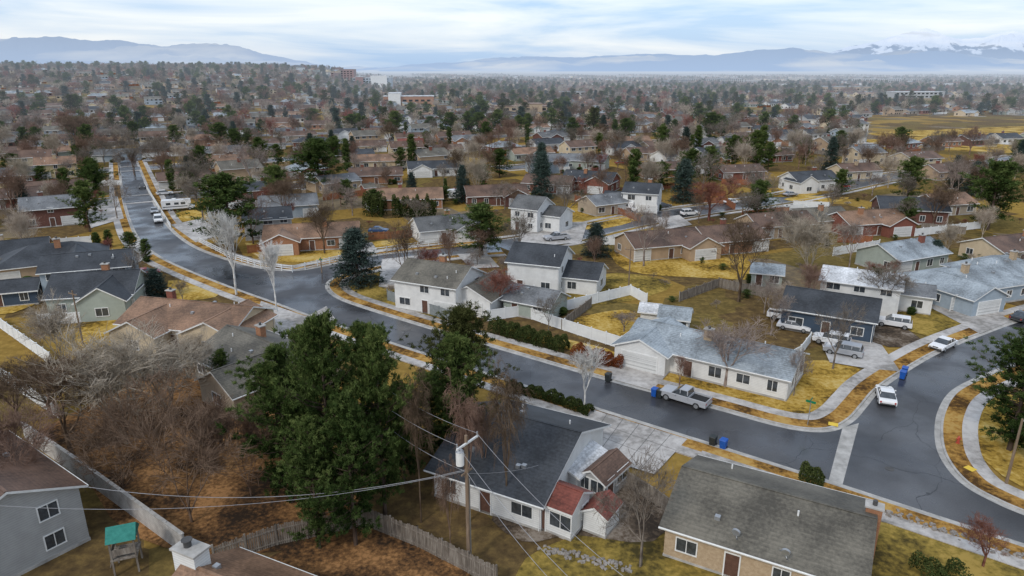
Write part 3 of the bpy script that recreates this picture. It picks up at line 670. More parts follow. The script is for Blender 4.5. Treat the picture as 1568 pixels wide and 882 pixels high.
for t in [('pine_hi', 448, 770, 530, 135), ('pine_hi', 515, 800, 478, 150), ('pine_hi', 590, 790, 500, 130), ('pine_hi', 570, 720, 492, 110), ('pine_hi', 430, 700, 556, 105), ('pine_hi', 485, 720, 500, 100), ('pine_hi', 620, 740, 585, 85), ('pine_hi', 545, 835, 600, 130), ('pine_hi', 490, 840, 640, 110),
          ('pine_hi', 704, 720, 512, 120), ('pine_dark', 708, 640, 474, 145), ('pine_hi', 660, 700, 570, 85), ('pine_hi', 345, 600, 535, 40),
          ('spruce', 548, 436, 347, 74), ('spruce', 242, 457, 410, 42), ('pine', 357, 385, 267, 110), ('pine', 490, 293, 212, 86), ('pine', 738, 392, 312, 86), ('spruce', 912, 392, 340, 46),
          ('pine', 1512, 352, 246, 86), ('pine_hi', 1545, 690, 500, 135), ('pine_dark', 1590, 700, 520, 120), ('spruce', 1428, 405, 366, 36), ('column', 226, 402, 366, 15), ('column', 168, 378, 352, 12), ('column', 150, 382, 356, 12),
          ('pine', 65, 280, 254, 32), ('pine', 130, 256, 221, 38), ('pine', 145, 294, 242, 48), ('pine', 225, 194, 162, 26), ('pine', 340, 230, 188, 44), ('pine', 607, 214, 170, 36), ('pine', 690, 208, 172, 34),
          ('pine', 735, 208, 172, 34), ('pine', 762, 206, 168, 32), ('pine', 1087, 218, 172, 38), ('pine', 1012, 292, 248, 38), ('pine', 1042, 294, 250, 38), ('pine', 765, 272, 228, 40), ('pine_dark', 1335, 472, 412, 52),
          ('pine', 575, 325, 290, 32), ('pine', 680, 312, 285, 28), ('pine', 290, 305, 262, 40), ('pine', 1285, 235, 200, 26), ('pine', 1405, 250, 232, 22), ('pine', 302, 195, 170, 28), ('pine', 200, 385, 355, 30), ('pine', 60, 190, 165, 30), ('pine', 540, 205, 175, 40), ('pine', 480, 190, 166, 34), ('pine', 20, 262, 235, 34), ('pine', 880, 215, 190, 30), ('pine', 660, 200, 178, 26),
          ('bare', 1110, 592, 478, 125), ('bare_brown', 1130, 462, 330, 95), ('bare', 985, 408, 308, 85), ('bare_red', 1085, 338, 272, 85), ('bare_brown', 497, 388, 308, 55), ('bare', 1348, 482, 396, 105), ('bare_pale', 1235, 425, 320, 95),
          ('bare', 1275, 565, 462, 75), ('bare', 1215, 606, 530, 45), ('bare_brown', 1040, 592, 542, 35), ('birch', 895, 628, 532, 55), ('bare', 840, 508, 448, 50), ('bare_red', 757, 480, 414, 80), ('bare', 955, 508, 474, 48),
          ('bare_brown', 735, 395, 342, 55), ('bare', 180, 335, 270, 50), ('bare', 250, 272, 200, 85), ('bare_brown', 120, 230, 168, 80), ('bare_brown', 20, 322, 254, 70), ('bare', 300, 305, 235, 85), ('bare', 385, 285, 213, 85),
          ('bare', 1545, 424, 383, 48), ('bare', 1180, 514, 436, 65), ('bare', 1205, 372, 310, 60), ('bare', 1160, 302, 262, 48), ('bare', 1335, 300, 262, 50), ('bare_brown', 1235, 475, 400, 60), ('bare', 1300, 410, 330, 60),
          ('birch', 362, 452, 320, 60), ('birch', 424, 478, 368, 45),
          ('brush', 295, 800, 600, 280), ('bare_pale', 195, 680, 500, 200), ('bare_pale', 260, 640, 520, 140), ('bare_brown', 80, 640, 540, 130), ('brush', 20, 780, 625, 180), ('bare_brown', 110, 700, 545, 150), ('bare_brown', 30, 650, 555, 120),
          ('brush', 190, 760, 610, 170), ('brush', 385, 760, 610, 120), ('bare', 980, 868, 700, 140), ('bare_red', 1505, 868, 800, 85), ('weep', 716, 800, 572, 62), ('weep', 776, 795, 552, 80), ('weep', 645, 800, 560, 60), ('weep', 742, 760, 600, 50),
          ('bare_pale', 100, 570, 450, 80), ('bare_pale', 310, 600, 500, 70), ('bare', 1465, 300, 235, 55), ('bare_brown', 1380, 240, 205, 45), ('weep', 690, 860, 700, 40), ('bare', 1140, 345, 285, 60), ('bare_brown', 910, 410, 360, 30), ('bare', 1500, 300, 262, 50), ('bare', 1170, 480, 420, 50), ('bare', 640, 345, 300, 45), ('bare_brown', 440, 330, 270, 60), ('bare', 540, 330, 285, 50)]:
    tree(*t)
def near_house(x, y, extra=0):
    return any((x-a)**2+(y-b)**2 < (r*.8+extra)**2 for a, b, r in HOUSES)
def near_road(x, y, d=6):
    return any((x-a)**2+(y-b)**2 < d*d for a, b in ROADPTS)
ca, sa = math.cos(rad(27)), math.sin(rad(27))
WL = ['white', 'brick_orange', 'cream', 'tan', 'brick_red', 'brick_orange', 'brick_dark', 'bluegrey', 'tan', 'grey', 'beige', 'yellow', 'white', 'brick_buff', 'brick_red', 'sage', 'beige', 'cream']
RF = ['dark', 'brown', 'brown', 'tan', 'olive', 'mid', 'grey', 'brown', 'dark', 'brown', 'light', 'olive']
proto = []
for i in range(18):
    rr = random.Random(100+i); K = Kit(); L = rr.uniform(12, 19); W = rr.uniform(8, 10); e = rr.choice([3, 3, 3.3, 5]); ri = rr.uniform(1.6, 2.3)
    wl = WL[i]; rf = 'shingle_'+RF[(i*5) % 12]
    body(K, L, W, e, ri, wm(wl), rf, rr.random() < .25)
    dress(K, L, W, e, ri, rr)
    gx = rr.uniform(-5, 5)
    if rr.random() < .7:
        K.M = Matrix.Translation((gx, -3, 0)) @ Matrix.Rotation(rad(90), 4, 'Z'); body(K, 8, 6.5, e-.1, ri*.8, wm(wl), rf); onwall(K, 8, 6.5, 3, 0, 1.12, 4.6, 2.2, 'garage'); K.M = Matrix.Identity(4)
    K.box('driveway', 'concrete', (gx, -W/2-4.5, .06), (5.5, 9, .12)); K.box('patio', 'concrete', (rr.uniform(-4, 4), W/2+1.6, .06), (5, 3.2, .12))
    if rr.random() < .6: K.box('back_fence', rr.choice(['vinyl', 'redwood', 'oldwood', 'oldwood']), (0, W/2+9.5, .9), (21, .12, 1.8)); K.box('back_fence', 'oldwood', (rr.choice([-1, 1])*10.6, W/2+3, .9), (.12, 12.8, 1.8))
    if rr.random() < .5: K.M = Matrix.Translation((rr.uniform(-7, 7), W/2+6, 0)); body(K, 3.5, 2.8, 2.1, .8, wm(rr.choice(WL)), 'shingle_'+rr.choice(RF)); K.M = Matrix.Identity(4)
    proto.append((K.meshes('p'), hname(wl, e), L))
def joined(ms, nm):
    V = []; Fc = []; mi = []; me = bpy.data.meshes.new(nm); off = 0
    for n, m0 in ms:
        mo = len(me.materials)
        for mm in m0.materials: me.materials.append(mm)
        V += [tuple(v.co) for v in m0.vertices]
        for p in m0.polygons: Fc.append(tuple(q+off for q in p.vertices)); mi.append(p.material_index+mo)
        off = len(V)
    me.from_pydata(V, [], Fc); me.polygons.foreach_set('material_index', mi); me.update(); return me
pj = [joined([q for q in p[0] if q[0] not in ('window_frames', 'downpipes', 'gutters', 'roof_vents')], 'house_proto') for p in proto]
dist_houses = link(bpy.data.objects.new('distant_houses', None)); dist_trees = link(bpy.data.objects.new('distant_trees', None)); dist_city = link(bpy.data.objects.new('distant_suburb', None))
def infr(x, y, m=30): return y > 0 and abs(x) < y*.80+m
def field(x, y): return (.50 < x/y < .95 and 370 < y < 580) or (.25 < x/y < .42 and 560 < y < 680) or (.45 < x/y < .7 and 760 < y < 980) or (-.2 < x/y < -.1 and 640 < y < 700)
def W_(u, v, vi):
    v2 = v+22*math.sin(u/170.+vi*.55); return (u*ca-v2*sa, u*sa+v2*ca)
lat = []
for vi in range(1, 40):
    sv = 150+vi*66
    run = []
    for ui in range(-70, 70):
        u = ui*23.
        p = W_(u, sv, vi)
        r = math.hypot(*p)
        if r > 1250 or not infr(*p) or p[1] < 150: continue
        okr = not any((p[0]-a)**2+(p[1]-b)**2 < (rr_+6)**2 for a, b, rr_ in HOUSES[:NIMG]) and r > 190 and not field(*p)
        if okr: run.append(p)
        else:
            if len(run) > 2: lat.append(run)
            run = []
        for sgn in (-1, 1):
            q = W_(u+R.uniform(-3, 3), sv+sgn*R.uniform(16, 20), vi)
            if math.hypot(*q) < 175 or (ui+vi*3) % 8 == 0 or R.random() < .16 or field(*q): continue
            if near_house(q[0], q[1], 8.5) or near_road(q[0], q[1], 15): continue
            an = rad(27)+22/170.*math.cos(u/170.+vi*.55)+(math.pi if sgn < 0 else 0)+R.uniform(-.12, .12)
            k = R.randrange(len(pj)); far = math.hypot(*q) > 420
            if far:
                o = link(bpy.data.objects.new('house', pj[k])); o.location = (*q, gh(*q)); o.rotation_euler[2] = an; o.parent = dist_houses
            else:
                top = link(bpy.data.objects.new(proto[k][1], None)); top.location = (*q, 0); top.rotation_euler[2] = an
                for n, m0 in proto[k][0]:
                    c = link(bpy.data.objects.new(n, m0)); c.parent = top
            HOUSES.append((q[0], q[1], 8.5))
    if len(run) > 2: lat.append(run)
for run in lat:
    P = smooth(run, 2)
    ribbon('road', P, -4.6, 4.6, .05, 'asphalt', zf=gh); ribbon('pavement', P, 6.2, 7.6, .1, 'concrete', 1, zf=gh); ribbon('pavement', P, 6.2, 7.6, .1, 'concrete', -1, zf=gh)
    ROADPTS += P
cell = {}
for a, b, r in HOUSES: cell.setdefault((int(a//20), int(b//20)), []).append((a, b, r*.72))
for a, b in ROADPTS: cell.setdefault((int(a//20), int(b//20)), []).append((a, b, 5.5))
def free(x, y, m=0):
    i, j = int(x//20), int(y//20)
    for di in (-1, 0, 1):
        for dj in (-1, 0, 1):
            for a, b, r in cell.get((i+di, j+dj), ()):
                if (x-a)**2+(y-b)**2 < (r+m)**2: return False
    return True
OPEN = [(G(905, 440), 16), (G(1160, 600), 14), (G(920, 495), 8), (G(1200, 570), 12), (G(920, 330), 12), (G(560, 850), 10), (G(900, 860), 9), (G(1280, 600), 7), (G(960, 690), 8), (G(450, 385), 9), (G(1480, 215), 60), (G(1080, 440), 8), (G(1300, 535), 7), (G(1000, 400), 10)]
n = 0
while n < 600:
    y = math.sqrt(R.uniform(100**2, 420**2)); x = R.uniform(-.8, .8)*y
    if not free(x, y, 1.0) or field(x, y) or any(math.hypot(x-a[0], y-a[1]) < r for a, r in OPEN): n += .3; continue
    n += 1
    d = math.hypot(x, y); q = R.random()
    small = R.random() < (.7 if d < 170 else .15)
    if q < .66 or (d < 170 and not small): put(R.choice(['bare', 'bare_brown', 'bare', 'bare_brown', 'bare_pale']), x, y, R.uniform(3, 5) if small else R.uniform(7.5, 13))
    elif q < .92: put(R.choice(['pine', 'pine', 'pine', 'spruce', 'column']), x, y, R.uniform(2.5, 4) if small else R.uniform(7, 14))
    else: put('bare_red', x, y, R.uniform(4, 8))
n = 0
while n < 340:
    y = math.sqrt(R.uniform(85**2, 230**2)); x = R.uniform(-.8, .8)*y
    n += 1
    if not free(x, y, 1.5) or any(math.hypot(x-a[0], y-a[1]) < r*.6 for a, r in OPEN): continue
    put(R.choice(['bare_red', 'bare_brown', 'lo_pine', 'bare', 'bare_pale']), x, y, R.uniform(.9, 1.8), R.uniform(1.2, 2.4), name='shrub')
n = 0
while n < 4000:
    y = math.sqrt(R.uniform(380**2, 1280**2)); x = R.uniform(-.8, .8)*y
    if not free(x, y, .5) or field(x, y): n += .2; continue
    n += 1; q = R.random()
    if q < .68: put('lo_bare', x, y, R.uniform(8, 14), parent=dist_trees, z=gh(x, y))
    else: put(R.choice(['lo_pine', 'lo_pine', 'lo_spruce']), x, y, R.uniform(7, 16), parent=dist_trees, z=gh(x, y))
def patch(seed):
    rs = random.Random(seed); V = []; T = []; mi = []; sh = []; mats = []; off = 0
    def addm(me, x, y, s, rz):
        nonlocal off
        v = np.zeros(len(me.vertices)*3, np.float32); me.vertices.foreach_get('co', v); v = v.reshape(-1, 3)*s
        c, q = math.cos(rz), math.sin(rz); v = np.stack([v[:, 0]*c-v[:, 1]*q+x, v[:, 0]*q+v[:, 1]*c+y, v[:, 2]], -1)
        me.calc_loop_triangles(); tt = np.zeros(len(me.loop_triangles)*3, np.int32); me.loop_triangles.foreach_get('vertices', tt)
        ti = np.zeros(len(me.loop_triangles), np.int32); me.loop_triangles.foreach_get('material_index', ti)
        mp = []
        for mm in me.materials:
            if mm not in mats: mats.append(mm)
            mp.append(mats.index(mm))
        V.append(v); T.append(tt.reshape(-1, 3)+off); off += len(v); mi.append(np.array(mp)[ti]); sh.append(np.full(len(ti), rs.uniform(.15, .5)))
    for i in range(13):
        K = Kit(); L = rs.uniform(12, 20); w = rs.choice(WL)
        body(K, L, 9, rs.choice([3, 3, 5]), 2, wm(w), 'shingle_'+rs.choice(RF), rs.random() < .4)
        addm(joined(K.meshes('q'), 'q'), (i % 5-2)*32+rs.uniform(-9, 9), (i//5-1.)*48+rs.uniform(-9, 9), rs.choice([1, 1, 1, 1.8]), rs.choice([0, 1.57])+.4)
    for i in range(75):
        me = rs.choice(TR['lo_bare']+TR['lo_pine']+TR['lo_spruce']); addm(me, rs.uniform(-80, 80), rs.uniform(-80, 80), rs.uniform(.8, 1.5), rs.uniform(0, 6))
    return mesh_np('patch', np.concatenate(V), np.concatenate(T), mats, np.concatenate(mi), np.concatenate(sh))
PT = [patch(i) for i in (1, 2, 3, 4)]
yy = 1250
while yy < 4800:
    st = 165*(1+(yy-1250)/1900)
    x = -yy*.82
    while x < yy*.82:
        px_, py_ = x+R.uniform(-40, 40), yy+R.uniform(-50, 50)
        if math.hypot(px_, py_) > 1290 and R.random() < .88:
            o = link(bpy.data.objects.new('suburb_block', R.choice(PT))); o.location = (px_, py_, gh(px_, py_)); o.rotation_euler[2] = R.uniform(0, 6.28); o.parent = dist_city
        x += st
    yy += st
def bigb(name, a, b, L, W, h, wall, roof, ang, parts):
    x, y = G(a, b); K = Kit(); K.box('walls', wall, (0, 0, h/2), (L, W, h)); K.box('roof', roof, (0, 0, h+.2), (L+1, W+1, .4))
    for (dx, l2, h2, m2) in parts: K.box('wing', m2, (dx, -W*.1, h2/2), (l2, W*1.1, h2)); K.box('roof', roof, (dx, -W*.1, h2+.2), (l2+.6, W*1.1+.6, .4))
    for i in range(int(L/6)):
        for k in range(int(h//4)): K.box('windows', 'glass', (-L/2+3+i*6, -W/2-.05, 2+k*4), (3.5, .2, 1.8))
    K.finish(name, (x, y, gh(x, y)), rad(ang))
bigb('office_building', 572, 138, 70, 36, 20, 'siding_bluegrey', 'shingle_white', 3, [(14, 30, 24, 'siding_white'), (-22, 14, 22, 'brick_red')])
bigb('office_building', 528, 137, 44, 30, 26, 'brick_red', 'shingle_brown', 3, [(-8, 12, 29, 'brick_dark')])
bigb('school_building', 627, 164, 50, 22, 10, 'brick_orange', 'shingle_white', 6, [(-14, 12, 13, 'siding_white')])
bigb('school_building', 800, 178, 45, 18, 8, 'brick_buff', 'shingle_tan', 4, [(10, 10, 10, 'brick_buff')])
bigb('apartment_building', 78, 126, 90, 20, 16, 'brick_red', 'shingle_white', 5, [(-20, 20, 18, 'siding_white')])
for a, b, L, h in [(1270, 142, 120, 10), (1180, 136, 90, 9), (1400, 150, 70, 8), (880, 150, 60, 8), (420, 128, 50, 12), (1010, 140, 80, 9), (1500, 136, 150, 10), (1080, 128, 200, 12), (660, 130, 90, 10), (1350, 128, 200, 12)]:
    bigb('warehouse_building', a, b, L, L*.3, h, R.choice(['siding_white', 'siding_tan', 'siding_grey', 'brick_buff']), R.choice(['shingle_white', 'shingle_light']), R.uniform(0, 12), [])
# ---------------------------------------------------------------- mountains
def mountains(name, prof, dist, depth, seed, rock, hz, hazetop, snow=None, h0=.95, h1=.74):
    from mathutils import noise as mn
    prof = sorted(prof); n = 260; rows = 16; vs = []; fs = []
    xs = [p[0] for p in prof]; ys = [p[1] for p in prof]
    for i in range(n+1):
        a = xs[0]+(xs[-1]-xs[0])*i/n; b = float(np.interp(a, xs, ys)); u = (a-784)/F
        for k in range(rows+1):
            t = k/rows; D = dist+depth*t
            x = u*D/CP; hcrest = HT(dist+depth, b)
            nz = mn.fractal(Vector((x/1300., D/1300., seed)), .75, 2.2, 6)
            h = max(-5, hcrest*t**.9*(1+.6*nz*(1-t)*min(1, t*3))+nz*85*min(1, t*2))
            vs.append((x, D, h))
    for i in range(n):
        for k in range(rows):
            a = i*(rows+1)+k; fs.append((a, a+rows+1, a+rows+2, a+1))
    me = bpy.data.meshes.new(name); me.from_pydata(vs, [], fs); me.update()
    m = bpy.data.materials.new(name+'_hazed_rock'); m.use_nodes = True; nt = m.node_tree; l = nt.links.new; p = nt.nodes['Principled BSDF']; p.inputs['Roughness'].default_value = 1
    g = N(nt, 'ShaderNodeNewGeometry'); no = N(nt, 'ShaderNodeTexNoise'); no.inputs['Scale'].default_value = .0011; no.inputs['Detail'].default_value = 7; l(g.outputs['Position'], no.inputs[0])
    sx = N(nt, 'ShaderNodeSeparateXYZ'); l(g.outputs['Position'], sx.inputs[0])
    top = snow or 99999
    ad = N(nt, 'ShaderNodeMath', operation='MULTIPLY_ADD'); l(no.outputs[0], ad.inputs[0]); ad.inputs[1].default_value = top*1.6; l(sx.outputs[2], ad.inputs[2])
    mr = N(nt, 'ShaderNodeMapRange'); l(ad.outputs[0], mr.inputs[0]); mr.inputs[1].default_value = top*1.55; mr.inputs[2].default_value = top*1.66
    mx = N(nt, 'ShaderNodeMix', data_type='RGBA'); l(mr.outputs[0], mx.inputs[0]); mx.inputs[6].default_value = (*rock, 1); mx.inputs[7].default_value = (.92, .93, .95, 1); l(mx.outputs[2], p.inputs['Base Color'])
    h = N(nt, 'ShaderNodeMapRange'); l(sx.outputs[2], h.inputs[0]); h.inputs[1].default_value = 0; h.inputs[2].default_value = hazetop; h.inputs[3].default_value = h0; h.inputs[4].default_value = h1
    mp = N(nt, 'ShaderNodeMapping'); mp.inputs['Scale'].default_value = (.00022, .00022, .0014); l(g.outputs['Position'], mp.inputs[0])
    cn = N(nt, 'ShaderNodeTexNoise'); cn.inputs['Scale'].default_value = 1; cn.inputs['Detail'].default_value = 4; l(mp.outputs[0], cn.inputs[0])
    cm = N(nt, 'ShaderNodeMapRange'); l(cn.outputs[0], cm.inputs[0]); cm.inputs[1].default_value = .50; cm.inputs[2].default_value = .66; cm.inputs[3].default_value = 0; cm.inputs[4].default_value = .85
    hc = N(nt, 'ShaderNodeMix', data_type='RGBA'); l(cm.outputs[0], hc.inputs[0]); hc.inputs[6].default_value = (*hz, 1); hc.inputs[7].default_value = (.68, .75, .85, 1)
    em = N(nt, 'ShaderNodeEmission'); l(hc.outputs[2], em.inputs[0])  # haze and low cloud painted over the rock as emission
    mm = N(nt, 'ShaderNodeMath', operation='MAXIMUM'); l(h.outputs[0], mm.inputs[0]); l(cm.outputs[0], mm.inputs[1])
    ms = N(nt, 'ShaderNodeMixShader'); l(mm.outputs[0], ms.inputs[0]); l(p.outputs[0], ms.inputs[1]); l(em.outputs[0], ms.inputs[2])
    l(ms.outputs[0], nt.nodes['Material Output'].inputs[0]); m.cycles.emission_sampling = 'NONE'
    me.materials.append(m)
    link(bpy.data.objects.new(name, me))
    for pl in me.polygons: pl.use_smooth = True
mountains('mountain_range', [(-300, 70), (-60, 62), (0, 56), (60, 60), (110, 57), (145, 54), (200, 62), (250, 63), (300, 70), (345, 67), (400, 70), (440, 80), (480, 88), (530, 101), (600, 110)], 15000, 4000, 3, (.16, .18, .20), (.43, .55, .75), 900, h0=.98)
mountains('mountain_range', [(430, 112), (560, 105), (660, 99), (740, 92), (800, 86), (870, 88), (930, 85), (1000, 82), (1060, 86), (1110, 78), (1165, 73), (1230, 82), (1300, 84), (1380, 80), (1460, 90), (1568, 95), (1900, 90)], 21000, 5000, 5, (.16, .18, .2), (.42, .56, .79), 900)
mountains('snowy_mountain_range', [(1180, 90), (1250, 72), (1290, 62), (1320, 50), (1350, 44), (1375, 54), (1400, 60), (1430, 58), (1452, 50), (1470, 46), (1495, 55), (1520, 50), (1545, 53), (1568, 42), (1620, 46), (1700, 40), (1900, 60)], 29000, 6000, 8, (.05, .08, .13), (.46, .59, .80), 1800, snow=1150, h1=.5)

# ---------------------------------------------------------------- fences, hedges
def fence(name, pts, h, m, style='panel'):
    P = [Vector(G(*p)) for p in pts]; K = Kit()
    for a, b in zip(P, P[1:]):
        L = (b-a).length; ang = math.atan2(b.y-a.y, b.x-a.x); n = max(1, round(L/2.4)); c = (a+b)/2
        for i in range(n+1):
            q = a.lerp(b, i/n); K.box('posts', m, (q.x, q.y, h/2+.06), (.14, .14, h+.12), ang)
            if style != 'wood': K.box('post_caps', m, (q.x, q.y, h+.14), (.18, .18, .05), ang, top=(.3, .3))
        if style == 'panel':
            K.box('panels', m, (c.x, c.y, h*.5), (L, .05, h*.86), ang); K.box('rails', m, (c.x, c.y, h*.94), (L, .09, .13), ang); K.box('rails', m, (c.x, c.y, .12), (L, .09, .13), ang)
        elif style == 'rail':
            for z in (.3, .65, 1.0): K.box('rails', m, (c.x, c.y, z*h), (L, .05, .14), ang)
        elif style == 'wall':
            K.box('blocks', m, (c.x, c.y, h/2), (L, .2, h), ang); K.box('coping', 'kerb_concrete', (c.x, c.y, h+.04), (L, .3, .08), ang)
        else:
            k = max(1, int(L/.16))
            for i in range(k):
                q = a.lerp(b, (i+.5)/k); hh = h*R.uniform(.92, 1.03); K.box('pickets', m, (q.x, q.y, hh/2), (.13, .025, hh), ang+R.uniform(-.08, .08))
            for z in (.35, 1.5): K.box('rails', m, (c.x, c.y, z), (L, .1, .1), ang)
    K.finish(name)
fence('white_vinyl_fence', [(746, 492), (800, 484), (845, 500), (905, 520), (975, 542)], 1.8, 'vinyl')
fence('white_vinyl_fence', [(842, 482), (965, 452), (990, 466)], 1.8, 'vinyl')
fence('white_vinyl_fence', [(980, 540), (990, 510)], 1.8, 'vinyl')
fence('white_rail_fence', [(305, 372), (352, 396), (400, 411), (448, 417), (505, 404), (560, 391), (640, 380), (672, 376)], 1.2, 'vinyl', 'rail')
fence('white_vinyl_fence', [(60, 498), (120, 495), (195, 486)], 1.8, 'vinyl')
fence('white_vinyl_fence', [(-10, 495), (60, 545), (80, 560)], 1.8, 'vinyl')
fence('grey_fence', [(594, 460), (690, 492)], 1.8, 'greyfence'); fence('grey_fence', [(775, 430), (830, 450)], 1.8, 'greyfence')
fence('wooden_fence', [(330, 868), (425, 835), (560, 806), (640, 838), (760, 900)], 1.9, 'oldwood', 'wood')
fence('concrete_block_wall', [(40, 672), (130, 735), (285, 850)], 1.9, 'blockwall', 'wall')
fence('wooden_fence', [(380, 388), (410, 385), (412, 398)], 1.7, 'redwood', 'wood'); fence('wooden_fence', [(565, 368), (640, 362)], 1.7, 'redwood', 'wood')
fence('wooden_fence', [(880, 308), (925, 320), (980, 340)], 1.8, 'redwood', 'wood'); fence('wooden_fence', [(1030, 308), (1110, 312), (1125, 322)], 1.8, 'redwood', 'wood')
fence('white_vinyl_fence', [(1140, 330), (1230, 322), (1240, 330)], 1.8, 'vinyl'); fence('white_vinyl_fence', [(1275, 392), (1345, 380)], 1.8, 'vinyl'); fence('white_vinyl_fence', [(560, 320), (620, 318)], 1.8, 'vinyl')
fence('white_vinyl_fence', [(1400, 362), (1500, 350)], 1.8, 'vinyl'); fence('white_vinyl_fence', [(1195, 562), (1225, 545), (1240, 525)], 1.5, 'vinyl')
fence('white_vinyl_fence', [(222, 285), (262, 350)], 1.2, 'vinyl'); fence('white_vinyl_fence', [(0, 580), (30, 600), (90, 640)], 1.8, 'vinyl')
fence('wooden_fence', [(860, 505), (905, 470)], 1.6, 'oldwood', 'wood'); fence('wooden_fence', [(1040, 462), (1100, 440), (1170, 455)], 1.7, 'oldwood', 'wood')
fence('wooden_fence', [(1040, 800), (1000, 770), (960, 745)], 1.5, 'oldwood', 'wood')
for i in range(40):
    a = R.uniform(60, 1500); b = R.uniform(235, 400); x, y = G(a, b)
    if free(x, y, 3): fence('white_vinyl_fence' if R.random() < .4 else 'wooden_fence', [(a, b), (a+R.uniform(30, 60)*b/300, b+R.uniform(-8, 8))], 1.8, R.choice(['vinyl', 'redwood', 'oldwood']))
def leafmass(name, pts, w, h, m='hedge_leaf', dens=260, size=.11):
    P = [Vector(G(*p)) for p in pts]; V = []; sh = []; rs = np.random.RandomState(len(name)+int(pts[0][0]))
    for a, b in zip(P, P[1:]):
        L = (b-a).length; n = int(L*(w+2*h)*dens); s = rs.rand(n); ph = rs.rand(n)*np.pi; rr = 1-.35*rs.rand(n)**2
        lump = 1+.18*np.sin(s*L*2.3)+.14*np.sin(s*L*5.1)
        d = np.array((b-a)/L); nn = np.array([-d[1], d[0]])
        off = np.sign(np.cos(ph))*np.abs(np.cos(ph))**.6*w/2*rr*lump; z = np.abs(np.sin(ph))**.6*h*rr*lump
        c = np.array(a)[None]+d[None]*(s*L)[:, None]+nn[None]*off[:, None]
        C = np.stack([c[:, 0], c[:, 1], z], -1)
        D = rs.randn(n, 3); D /= np.linalg.norm(D, axis=1, keepdims=True); Wd = np.cross(D, rs.randn(n, 3)); Wd /= np.linalg.norm(Wd, axis=1, keepdims=True)
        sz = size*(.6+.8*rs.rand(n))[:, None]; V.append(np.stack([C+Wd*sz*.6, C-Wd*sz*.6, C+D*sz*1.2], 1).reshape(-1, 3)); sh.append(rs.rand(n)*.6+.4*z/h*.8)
    V = np.concatenate(V); me = mesh_np(name, V, np.arange(len(V)), [M[m]], None, np.concatenate(sh)); return link(bpy.data.objects.new(name, me))
leafmass('hedge', [(755, 506), (800, 520), (868, 538)], 2.4, 1.7); leafmass('hedge', [(778, 598), (840, 612), (905, 636)], 1.4, 1.1)
leafmass('red_shrub', [(880, 545), (915, 556), (955, 561)], 2.2, 1.5, 'redbush_leaf'); leafmass('arborvitae_hedge', [(602, 332), (668, 332)], 3, 4.6, dens=60, size=.25)
leafmass('arborvitae_hedge', [(560, 330), (590, 332)], 3, 5, dens=60, size=.25)
leafmass('shrub', [(1222, 738), (1260, 748)], 2, 1.6); leafmass('shrub', [(1400, 890), (1480, 900)], 3, 1.5, dens=150)
leafmass('evergreen_shrub', [(1188, 585), (1192, 583)], 1.4, 2.2, dens=500); leafmass('evergreen_shrub', [(1034, 560), (1038, 560)], 1.0, 1.6, dens=600)
for i in range(80):
    h = R.choice(HOUSES[:NIMG]); a = R.uniform(0, 6.28); x = h[0]+math.cos(a)*h[2]*.8; y = h[1]+math.sin(a)*h[2]*.8
    if y > 60 and not near_road(x, y, 4): put('lo_pine' if R.random() < .3 else 'column', x, y, R.uniform(1.2, 2.0), R.uniform(1.2, 2.2), name='shrub')
# rockery edging in the foreground garden and along the road verge
K = Kit()
for pts in ([(835, 842), (870, 850), (915, 862), (960, 872)], [(1330, 775), (1400, 800), (1480, 828), (1568, 858)]):
    P = smooth([G(*p) for p in pts], 14)
    for (x, y) in P:
        for j in range(2):
            s = R.uniform(.12, .28); K.M = Matrix.Translation((x+R.uniform(-.5, .5), y+R.uniform(-.5, .5), s*.4+(.1 if pts[0][0] > 1000 else 0))) @ Matrix.Rotation(R.uniform(0, 3), 4, (R.random(), R.random(), 1)); K.box('stones', 'stone', (0, 0, 0), (s*1.6, s*1.2, s), top=(.65, .6))
K.M = Matrix.Identity(4); K.finish('garden_stones', (0, 0, 0), bevel=.02)

